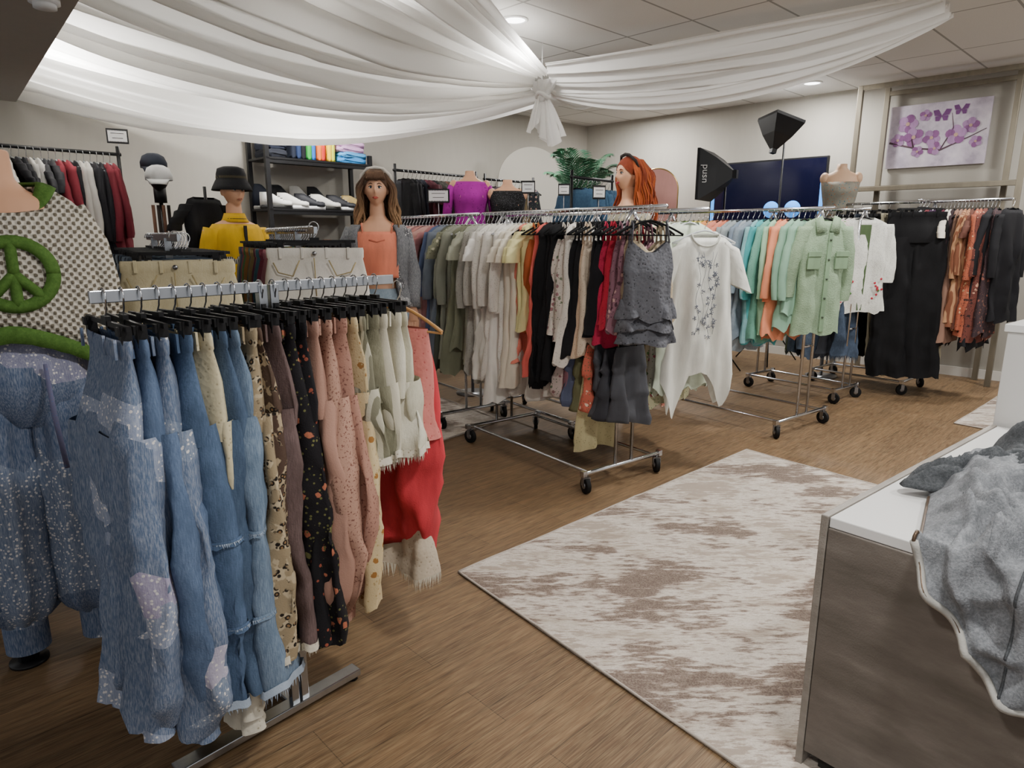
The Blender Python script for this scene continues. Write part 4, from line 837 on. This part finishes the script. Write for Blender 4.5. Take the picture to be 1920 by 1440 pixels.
for dx,ln,rr_,sd in((.03,.34,.10,0),(-.02,.24,.06,2)):
    m=MB(); m.loft([[(KX+dx*(1+zi*.5)+(r+.28*r*math.sin(7*t+zi*.5+sd))*math.cos(t),KY-.05+(r+.28*r*math.sin(7*t+sd))*math.sin(t)*.6,z+.035*math.cos(t*2+sd)*zi*.3) for t in[2*pi*j/56 for j in range(56)]] for zi,(z,r) in enumerate([(KZ-.03-ln*q_,lerp(.03,rr_,q_**.8)) for q_ in(0,.25,.5,.75,1)])]); m.build('tail',FAB,parent=dr)
m=MB(); m.tube([(KX,KY,KZ),(KX,KY,HC)],.004,6); m.build('cord',WHITEP,parent=dr)
# ------------------------------------------------------------ wall things
def onw1(t,off=0): return C0+d1*t+V(.692,-.722)*off
def onw2(t,off=0): return C0+d2*t+V(-.695,-.719)*off
r1=math.atan2(.692,.722); r2=math.atan2(-.695,.719)
p=onw1(4.72,.28); SW=1.14; sh=empty('shelving_unit',(p.x,p.y,0),r1,'black metal shelving unit with shoes and folded clothes','shelf')
for x in(-SW/2,SW/2):
    for y in(-.2,.2):
        m=MB(); m.box((x,y,1.3 if x<0 else 1.16),(.04,.04,2.6 if x<0 else 2.32)); m.build('upright',BLK,parent=sh)
for z in [.3,.8,1.28,1.74,2.22]:
    m=MB(); m.box((0,0,z),(SW+.03,.44,.02)); m.box((0,-.21,z-.02),(SW,.012,.05)); m.build('shelf_board',BLK,parent=sh,bevel=.002)
def shelfp(x,y): c,s=math.cos(r1),math.sin(r1); return (p.x+x*c-y*s,p.y+x*s+y*c)
def shoe(x,z,c1,sc1,word,boot=False,y=-.08,a=.3):
    X,Y=shelfp(x,y); u=MB(); L=.30; rings=[]
    for i in range(13):
        t=i/12; w_=.05*(1-.3*abs(t-.7)**1.5-.25*(t<.15)); hh=.13 if not boot else .22; h=lerp(hh,.05,min(1,max(0,(t-.3)/.5))) if t>.3 else hh
        if t>.93: w_*=.7; h*=.8
        rings.append([(L*(t-.5),w_*math.cos(q),.03+h*max(0,math.sin(q))**.7) for q in[2*pi*j/16 for j in range(16)]])
    u.loft(rings,True,True,True)
    o=u.build('shoe',P(c1,rough=.6),loc=(X,Y,z+.011),rz=r1+a,label='%s sneaker on the metal shelf'%word,cat='shoe',group='shoes on the shelf')
    s=MB(); s.loft([[(L*1.03*(math.cos(q))*.5,.055*sp(math.sin(q),.8),zz) for q in[2*pi*j/24 for j in range(24)]] for zz in(0,.035)],True,True,True); s.build('sole',P(sc1),parent=o)
    l=MB()
    for k_ in range(4): l.tube([(.0+.024*k_,-.03,.138-.018*k_),(.01+.024*k_,.03,.138-.018*k_)],.0035,5)
    l.build('laces',P('d8d8d8' if c1[0] in '123' else '3a3a3a'),parent=o)
for i,a_ in enumerate([('e4e4e0','3a3a3a','white'),('dedcd6','f0f0f0','white'),('23242a','e8e8e8','black'),('d8d6ce','30302e','white'),('26272c','e8e8e8','black'),('a8905a','1c1c1c','tan and black')]):
    shoe(-.46+.18*i,1.74,*a_,a=-.55+.2*(i%2),y=-.10)
for i,a_ in enumerate([('2a3040','b8b8b8','navy'),('1e2024','1e2024','black'),('d4d4d0','e8e8e8','white'),('2c2c30','2c2c30','black')]):
    shoe(-.44+.2*i,1.74,*a_,True,.12,-.6)
for i,a_ in enumerate([('b8b8b8','dedede','light grey'),('303238','bbbbbb','charcoal'),('c09880','dedede','blush')]):
    shoe(-.4+.3*i,1.28,*a_,a=-.4)
def folded(x,z,w_,d,h,c,rz=0,word='',y=-.02):
    X,Y=shelfp(x,y); m=MB(); r=[]
    for i in range(11):
        t=i/10; ph=pi*t; r.append([(w_/2*sp(math.cos(q),.35)*(1-.04*abs(math.cos(ph))),d/2*sp(math.sin(q),.35)*(1-.04*abs(math.cos(ph))),h*t+.010*math.sin(q*5+i)*(0<i)) for q in[2*pi*j/28 for j in range(28)]])
    m.loft(r,True,True,True); m.build('folded_garment',P(c,var=.04),loc=(X,Y,z+.011),rz=r1+rz,label=word+' folded garment on the top shelf',cat='clothing',group='folded clothes on the shelf')
for i,(c,w_) in enumerate([('1b2130','navy'),('26365a','dark blue'),('16181e','black'),('2fa040','green'),('2468c0','blue'),('e8702c','orange'),('d0342c','red'),('f0cc30','yellow'),('d8dc40','lime yellow')]):
    folded(-.28+.055*i,2.22,.052,.36,.28+.04*math.sin(i*2),c,.08*math.sin(i*3),w_)
for i,(c,w_) in enumerate([('3a8cd0','blue'),('50a0dc','sky blue'),('c49ac4','lilac'),('d0a4d0','light lilac'),('b484b4','mauve'),('d8a8cc','pink lilac')]):
    folded(.38+.01*math.sin(i*2.3),2.22+.055*i,.36-.01*i,.36,.05,c,.06*math.sin(i*1.7),w_)
for i,(c,w_) in enumerate([('1a1d26','black'),('232838','navy'),('101216','black'),('1b1f2c','navy')]):
    folded(-.44,2.22+.08*i,.22,.34,.075,c,0,w_)
def sign(x,y,z,rz,w_=.2,h=.13,pole=1.0,label='small paper sign with black zigzag border'):
    o=MB(); o.box((0,0,0),(w_,.006,h)); o=o.build('price_sign',BLK,loc=(x,y,z),rz=rz,label=label,cat='sign',group='small rack signs')
    q=MB(); q.box((0,-.004,0),(w_*.86,.003,h*.82)); q.build('paper',WHITEP,parent=o)
    t=MB()
    for k_,l in enumerate((.6,.5)): t.box((0,-.0062,.02-.035*k_),(w_*l,.001,.004))
    for k_ in range(12):
        xx=-w_*.43+w_*.86*(k_+.5)/12
        for sgn in(-1,1): t.add([(xx-.006,-.0062,sgn*h*.41),(xx+.006,-.0062,sgn*h*.41),(xx,-.0062,sgn*h*.33)],[(0,1,2)])
    t.build('print',BLK,parent=o)
    s=MB(); s.cyl((0,.006,-h/2-pole),(0,.006,-h/2+.01),.004,8); s.build('pole',DCHROME,parent=o)
sign(-3.08,5.5,2.25,.5,.15,.11,.08); sign(-.66,6.2,1.84,0,.2,.12,.19); sign(.14,6.0,1.90,0,.12,.11,.2); sign(.78,6.2,1.87,.2,.12,.12,.2); sign(.45,6.0,1.88,0,.1,.1,.2)
def pipe_rack(a,b,z,label):
    a=V(*a);b=V(*b);rz=barrot(a,b);L=(b-a).length; e=empty('garment_rack',(a.x,a.y,0),rz,label,'clothes rack')
    m=MB(); m.tube([(0,-.02,z),(0,L+.02,z)],.014,10); m.build('hang_bar',BLK,parent=e)
    for y in(0,L): m=MB(); m.tube([(0,y,0.02),(0,y,z+.06)],.014,10); m.build('upright',BLK,parent=e); m=MB(); m.box((0,y,.015),(.5,.04,.03)); m.build('foot',BLK,parent=e)
DK=[('17171a','black'),('2a2a30','charcoal'),('1c1f2a','navy'),('4a1f28','burgundy'),('101013','black'),('3c3a34','dark olive'),('5a3a30','brown'),('23232a','black')]
pipe_rack((-1.15,6.85),(-.4,7.7),2.12,'black pipe rack with dark dresses')
hang_row((-1.1,6.9),(-.45,7.65),2.12,[G(R.choice(['shirt','cardigan','dress']),(P(c) if R.random()<.6 else FO(c,'8a8078','5a4a44')),w_,L=.85) for c,w_ in DK+DK[:6]],'velvet','dark tops on the back rack',dup=.3)
pipe_rack((-.3,7.7),(.25,8.25),2.1,'black pipe rack with printed dresses')
hang_row((-.27,7.73),(.22,8.22),2.1,[G('dress',FO(c,'b89080','5a6a4c'),w_) for c,w_ in[('3a2c30','dark floral'),('98806a','tan floral'),('5a1f2a','wine floral'),('7a6a50','khaki floral'),('2a2c34','navy floral')]],'velvet','dresses on the back rack',dup=.6)
pipe_rack((.55,6.4),(1.0,6.95),2.02,'pipe rack with denim shirts')
hang_row((.58,6.44),(.98,6.92),2.0,[G('cardigan',DN(c,'4c6a86','2c4a62'),w_) for c,w_ in[('2f4f6c','blue denim'),('2c506c','teal denim'),('3e5c7a','blue denim'),('2a425c','indigo'),('4c6680','light denim')]],'velvet','denim shirts on the back rack',dup=.6)
pipe_rack((-4.05,4.55),(-3.12,5.55),2.12,'black pipe rack along the wall')
cl=[('16161a','black'),('6c1a26','maroon'),('d8d5ce','white'),('1a1a1e','black'),('18181c','black'),('601a24','maroon'),('dcd9d2','white'),('202024','black'),('521820','dark red'),('d6d2ca','white'),('17171b','black'),('dedbd4','white'),('2c2c30','charcoal'),('782430','red'),('141418','black'),('d2cec6','cream'),('1b1b20','black'),('6a1f2b','maroon')]
hang_row((-4.02,4.58),(-3.15,5.52),2.12,[G(R.choice(['shirt','cardigan']),P(c),w_,L=.78) for c,w_ in cl],'plastic','black, white and maroon tops by the wall',dup=.4)
e=empty('cap_stand',(-2.72,5.35,0),.4,'black mannequin head stand holding a white cap','stand')
m=MB(); m.cyl((0,0,0),(0,0,.015),.16,24); m.cyl((0,0,.015),(0,0,1.75),.015,10); m.build('pole',BLK,parent=e)
m=MB(); m.sph((0,0,1.93),(.075,.09,.115),24,18,0,head_fn()); m.cyl((0,0,1.74),(0,0,1.86),.045,14); m.build('head_form',BLK,parent=e)
for hz,cm,loc in((1.97,'1f2430',(-2.76,5.38,.03)),(1.90,'d4d4d2',(-2.66,5.24,0))):
    m=MB(); m.loft([ell(.092,.105,hz),ell(.093,.105,hz+.04),ell(.075,.085,hz+.085),ell(.04,.045,hz+.105),ell(.008,.008,hz+.11)]); rr=[]
    for i in range(5): rr.append([(.085*(1-.08*i)*math.sin(q),-.09-.03*i*math.cos(q)*.9,hz-.006*i*i*.4) for q in[lerp(-1.3,1.3,j/12) for j in range(13)]])
    m.loft(rr,False); c=m.build('baseball_cap',P(cm),loc=loc,rz=.4,solid=.004,label=('white' if cm[0]=='d' else 'dark navy')+' baseball cap on the head stand',cat='hat')
for i in range(4):
    m=MB(); x=-.05+.035*i; m.tube([(x,-.1,1.72),(x,-.11,1.4),(x*1.1,-.1,1.1)],.014,6,ry=.3); m.build('belt',P('2a211c' if i%2 else '6a4a38'),loc=e.location,rz=.4,label='leather belt hanging on the stand',cat='belt',group='belts on the stand')
e=empty('display_stand',(-2.36,5.32,0),0,'metal display stand with tee','stand'); m=MB(); m.cyl((0,0,0),(0,0,.015),.15,24); m.cyl((0,0,.015),(0,0,1.86),.012,10); m.build('pole',BLK,parent=e)
m=top_mesh(61,W=.36,L=.62,sl='short'); tt=m.build('t_shirt',P('141417'),loc=(-2.36,5.29,1.78),rz=1.0,label='black tee on a display stand',cat='t-shirt')
def text(body_,size,ma,parent,loc,rot,ext=.001):
    c=bpy.data.curves.new('lettering','FONT'); c.body=body_; c.size=size; c.extrude=ext; c.align_x='CENTER'; c.align_y='CENTER'; c.materials.append(ma)
    o=bpy.data.objects.new('lettering',c); COL.objects.link(o)
    bpy.context.view_layer.update(); me=bpy.data.meshes.new_from_object(o.evaluated_get(bpy.context.evaluated_depsgraph_get())); bpy.data.objects.remove(o); n=bpy.data.objects.new('lettering',me); COL.objects.link(n); n.parent=parent; n.location=loc; n.rotation_euler=rot; return n
def arch(x,y,rz,w_,h,ma,label,rim=None):
    m=MB(); pts=[(-w_/2,0)]+[(w_/2*-math.cos(pi*k_/28),h-w_/2+w_/2*math.sin(pi*k_/28)) for k_ in range(29)]+[(w_/2,0)]
    n=len(pts); m.add([(a,-.02,b) for a,b in pts]+[(a,.02,b) for a,b in pts],[tuple(range(n)),tuple(range(2*n-1,n-1,-1))]+[(i,n+i,n+(i+1)%n,(i+1)%n) for i in range(n)],0,False)
    o=m.build('arch_backdrop',ma,loc=(x,y,0),rz=rz,label=label,cat='backdrop')
    if rim: r=MB(); r.tube([(a,0,b) for a,b in pts],.018,8); r.build('rim',rim,parent=o)
arch(.25,9.2,.15,.88,2.62,P('b4b0a6',var=0),'large off-white arched backdrop panel by the wall')
arch(1.83,8.75,-.2,.5,2.3,P('bc8a82',var=.05),'pink arched panel with gold rim',mat(c='a88a58',rough=.3,metal=.8,bump=0))
e=empty('potted_palm',(.80,8.3,0),0,'tall green potted palm by the wall','plant')
m=MB(); m.loft([ell(.13,.13,0),ell(.17,.17,.34),ell(.175,.175,.36),ell(.155,.155,.355),ell(.15,.15,.32)],True,True,True); m.build('pot',P('d8d4cc'),parent=e)
m=MB(); m.tube([(0,0,.3),(.02,.01,1.0),(0,0,1.9)],[.03,.025,.02],8); m.build('trunk',P('5a4630'),parent=e)
for f in range(17):
    a=2*pi*f/17+R.uniform(-.2,.2); L=R.uniform(.3,.5); up=R.uniform(.6,1.05); m=MB(); pts=[V(math.cos(a)*L*t,math.sin(a)*L*t,1.75+up*t*1.5-up*.75*t*t) for t in[i/14 for i in range(15)]]
    m.tube(pts,[.008*(1-i/16) for i in range(15)],5)
    for i in range(2,15):
        d_=(pts[i]-pts[i-1]).normalized(); s_=d_.cross(V(0,0,1)).normalized()
        for g in(-1,1):
            for h_ in(0,.5):
                b0=pts[i-1].lerp(pts[i],h_); l=.2*math.sin(pi*(i+2)/17)+.05; tip=b0+(s_*g*.75+d_*.65).normalized()*l+V(0,0,-.05); md_=b0.lerp(tip,.5)+V(0,0,.012)
                m.add([b0,md_+d_*.010,tip,md_-d_*.010],[(0,1,2,3)])
    m.build('frond',mat('plain','4c7a5c' if f%2 else '38624a',rough=.5),parent=e)
# TV
q=onw2(2.92,.16); tv=empty('television',(q.x,q.y,1.97),r2,'large flat-screen television, lit blue on a dark page','television')
m=MB(); m.box((0,0,0),(1.46,.04,.84)); m.build('housing',BLK,parent=tv,bevel=.006)
m=MB(); m.box((0,-.022,0),(1.42,.003,.80)); m.build('screen',mat(c='0c0d22',rough=.15,emit=.25,bump=0,var=0),parent=tv)
BL=mat(c='3f8fe8',emit=1.3,bump=0,var=0)
for x in(-.685,.685):
    m=MB(); m.box((x,-.0245,-.1),(.045,.002,.56)); m.build('screen_edge_glow',BL,parent=tv)
for i in range(2):
    m=MB(); m.cyl((.1+.26*i,-.0236,-.17),(.1+.26*i,-.0250,-.17),.1,20); m.build('screen_icon',BL,parent=tv)
m=MB(); m.box((0,.06,-.1),(.3,.1,.25)); m.build('wall_bracket',BLK,parent=tv)
HOOD=mat(c='121316',rough=.45,bump=0)
def softbox(x,y,z,tilt,rz,s,label,dep=.38,txt=None):
    e=empty('studio_softbox',(x,y,0),rz,label,'studio light')
    m=MB(); m.cyl((.22 if txt else .12,.1,0.02),(.22 if txt else .12,.1,z-.05),.011,8)
    for k_ in range(3): a=2*pi*k_/3; m.cyl((.12,.1,.5),(.12+.4*math.cos(a),.1+.4*math.sin(a),.01),.008,8)
    m.build('light_stand',BLK,parent=e)
    Mx=Matrix.Translation((0,0,z))@Matrix.Rotation(tilt[1],4,'Y')@Matrix.Rotation(tilt[0],4,'X'); h=MB(); sq=[(-s,-s),(s,-s),(s,s),(-s,s)]
    h.loft([[Mx@V(a*f,b*f,zz*dep) for a,b in sq] for f,zz in((1,0),(1,.08),(.62,.5),(.16,.88),(.16,1))],True,False,True,0,False); h.build('diffuser_hood',HOOD,parent=e)
    d_=MB(); d_.add([Mx@V(a*.97,b*.97,.005) for a,b in sq],[(0,1,2,3)],0,False); d_.build('diffuser',P('dcdcdc'),parent=e)
    if txt: text(txt,.10,P('c8c8c8',var=0),e,(.09,-.238*s/.28-.016,z),(pi/2,pi/2,.60))
softbox(2.06,7.5,2.12,(0,pi/2),-.55,.26,'black square softbox on a stand with white lettering',.36,'pusn')
softbox(2.97,7.8,2.74,(pi-.1,.28),.2,.18,'black softbox tilted on a tall stand',.38)
q=onw2(4.67,.03); pa=empty('canvas_painting',(q.x,q.y,2.53),r2,'canvas painting of purple blossoms and butterflies','painting')
m=MB(); m.box((0,0,0),(.92,.03,.64)); m.build('canvas',mat('flowers','c9c0cc'),parent=pa)
m=MB(); m.tube([(-.44,-.017,-.05),(-.2,-.018,-.12),(.05,-.018,-.16),(.3,-.018,-.05),(.44,-.018,.02)],[.012,.008,.01,.006,.003],6,1,ry=.3)
m.tube([(-.2,-.018,-.12),(-.25,-.018,.05),(-.3,-.018,.2)],[.008,.006,.003],6,1,ry=.3); m.tube([(.05,-.018,-.16),(.15,-.018,.05),(.12,-.018,.2)],[.006,.005,.002],6,1,ry=.3)
fl=[(-.28,.13,.10),(-.21,-.01,.10),(-.04,-.03,.085),(.18,-.02,.10),(.30,.06,.08),(.0,-.14,.07),(-.36,-.03,.07),(.36,-.1,.06),(-.12,.2,.06),(-.16,-.16,.06)]
for x,z,r in fl:
    for k_ in range(5):
        a=2*pi*k_/5+x*9; n=10; cxx=x+r*.55*math.cos(a); czz=z+r*.55*math.sin(a)
        m.add([(cxx+r*.5*math.cos(b)*.9,-.0185-.001*k_,czz+r*.5*math.sin(b)*.9) for b in[2*pi*j/n for j in range(n)]],[tuple(range(n))],0 if (k_+int(x*100))%2 else 3,False)
    m.add([(x+r*.2*math.cos(b),-.0245,z+r*.2*math.sin(b)) for b in[2*pi*j/10 for j in range(10)]],[tuple(range(10))],2,False)
m.build('blossoms',[P('8a5c8c',var=.2),P('5a4550'),P('b89a88'),P('a884ae',var=.2)],parent=pa)
m=MB()
for bx,bz,sz in((0.03,.18,1.2),(.2,.22,1.0)):
    for s_ in(-1,1):
        m.add([(bx,-.019,bz),(bx+s_*.03*sz,-.019,bz+.055*sz),(bx+s_*.07*sz,-.019,bz+.05*sz),(bx+s_*.055*sz,-.019,bz+.005*sz)],[(0,1,2,3)],0,False); m.add([(bx,-.019,bz),(bx+s_*.05*sz,-.019,bz),(bx+s_*.045*sz,-.019,bz-.04*sz),(bx+s_*.015*sz,-.019,bz-.04*sz)],[(0,1,2,3)],0,False)
m.build('painted_butterflies',P('74487c'),parent=pa)
FRM=mat(c='80796a',rough=.4,metal=.3,bump=0)
fa=empty('display_shelving',(onw2(4.68,.3).x,onw2(4.68,.3).y,0),r2,'tall beige metal display shelving against the wall','shelf')
for x in(-.68,-.50,.66,.82):
    m=MB(); m.box((x,(-.12 if x in(-.68,.82) else .18),1.52),(.05,.05,3.04)); m.build('post',FRM,parent=fa,bevel=.003)
for y,z in((-.12,3.02),(-.12,1.98),(.18,2.98)):
    m=MB(); m.box((.07,y,z),(1.5 if y<0 else 1.16,.045,.045)); m.build('cross_bar',FRM,parent=fa,bevel=.003)
m=MB(); m.box((.07,.03,2.0),(1.45,.3,.02)); m.build('shelf_board',FRM,parent=fa)
m=MB(); m.sph((0,0,.2),(.22,.22,.2),30,20,0,lambda d:Vector(d)*(1+.1*noise.noise(Vector(d)*9))); m.build('fluffy_pouf',P('d8d4da',bump=1),loc=(5.1,6.3,0),label='white fluffy pouf on the floor',cat='pouf')
# ------------------------------------------------------------ camera
cam=bpy.data.cameras.new('camera'); cam.sensor_width=36; cam.lens=36*1250/1920; cam.clip_start=.05
co=bpy.data.objects.new('camera',cam); COL.objects.link(co); co.location=(0,0,1.5); co.rotation_euler=(pi/2-math.atan(.224),0,0); sc.camera=co
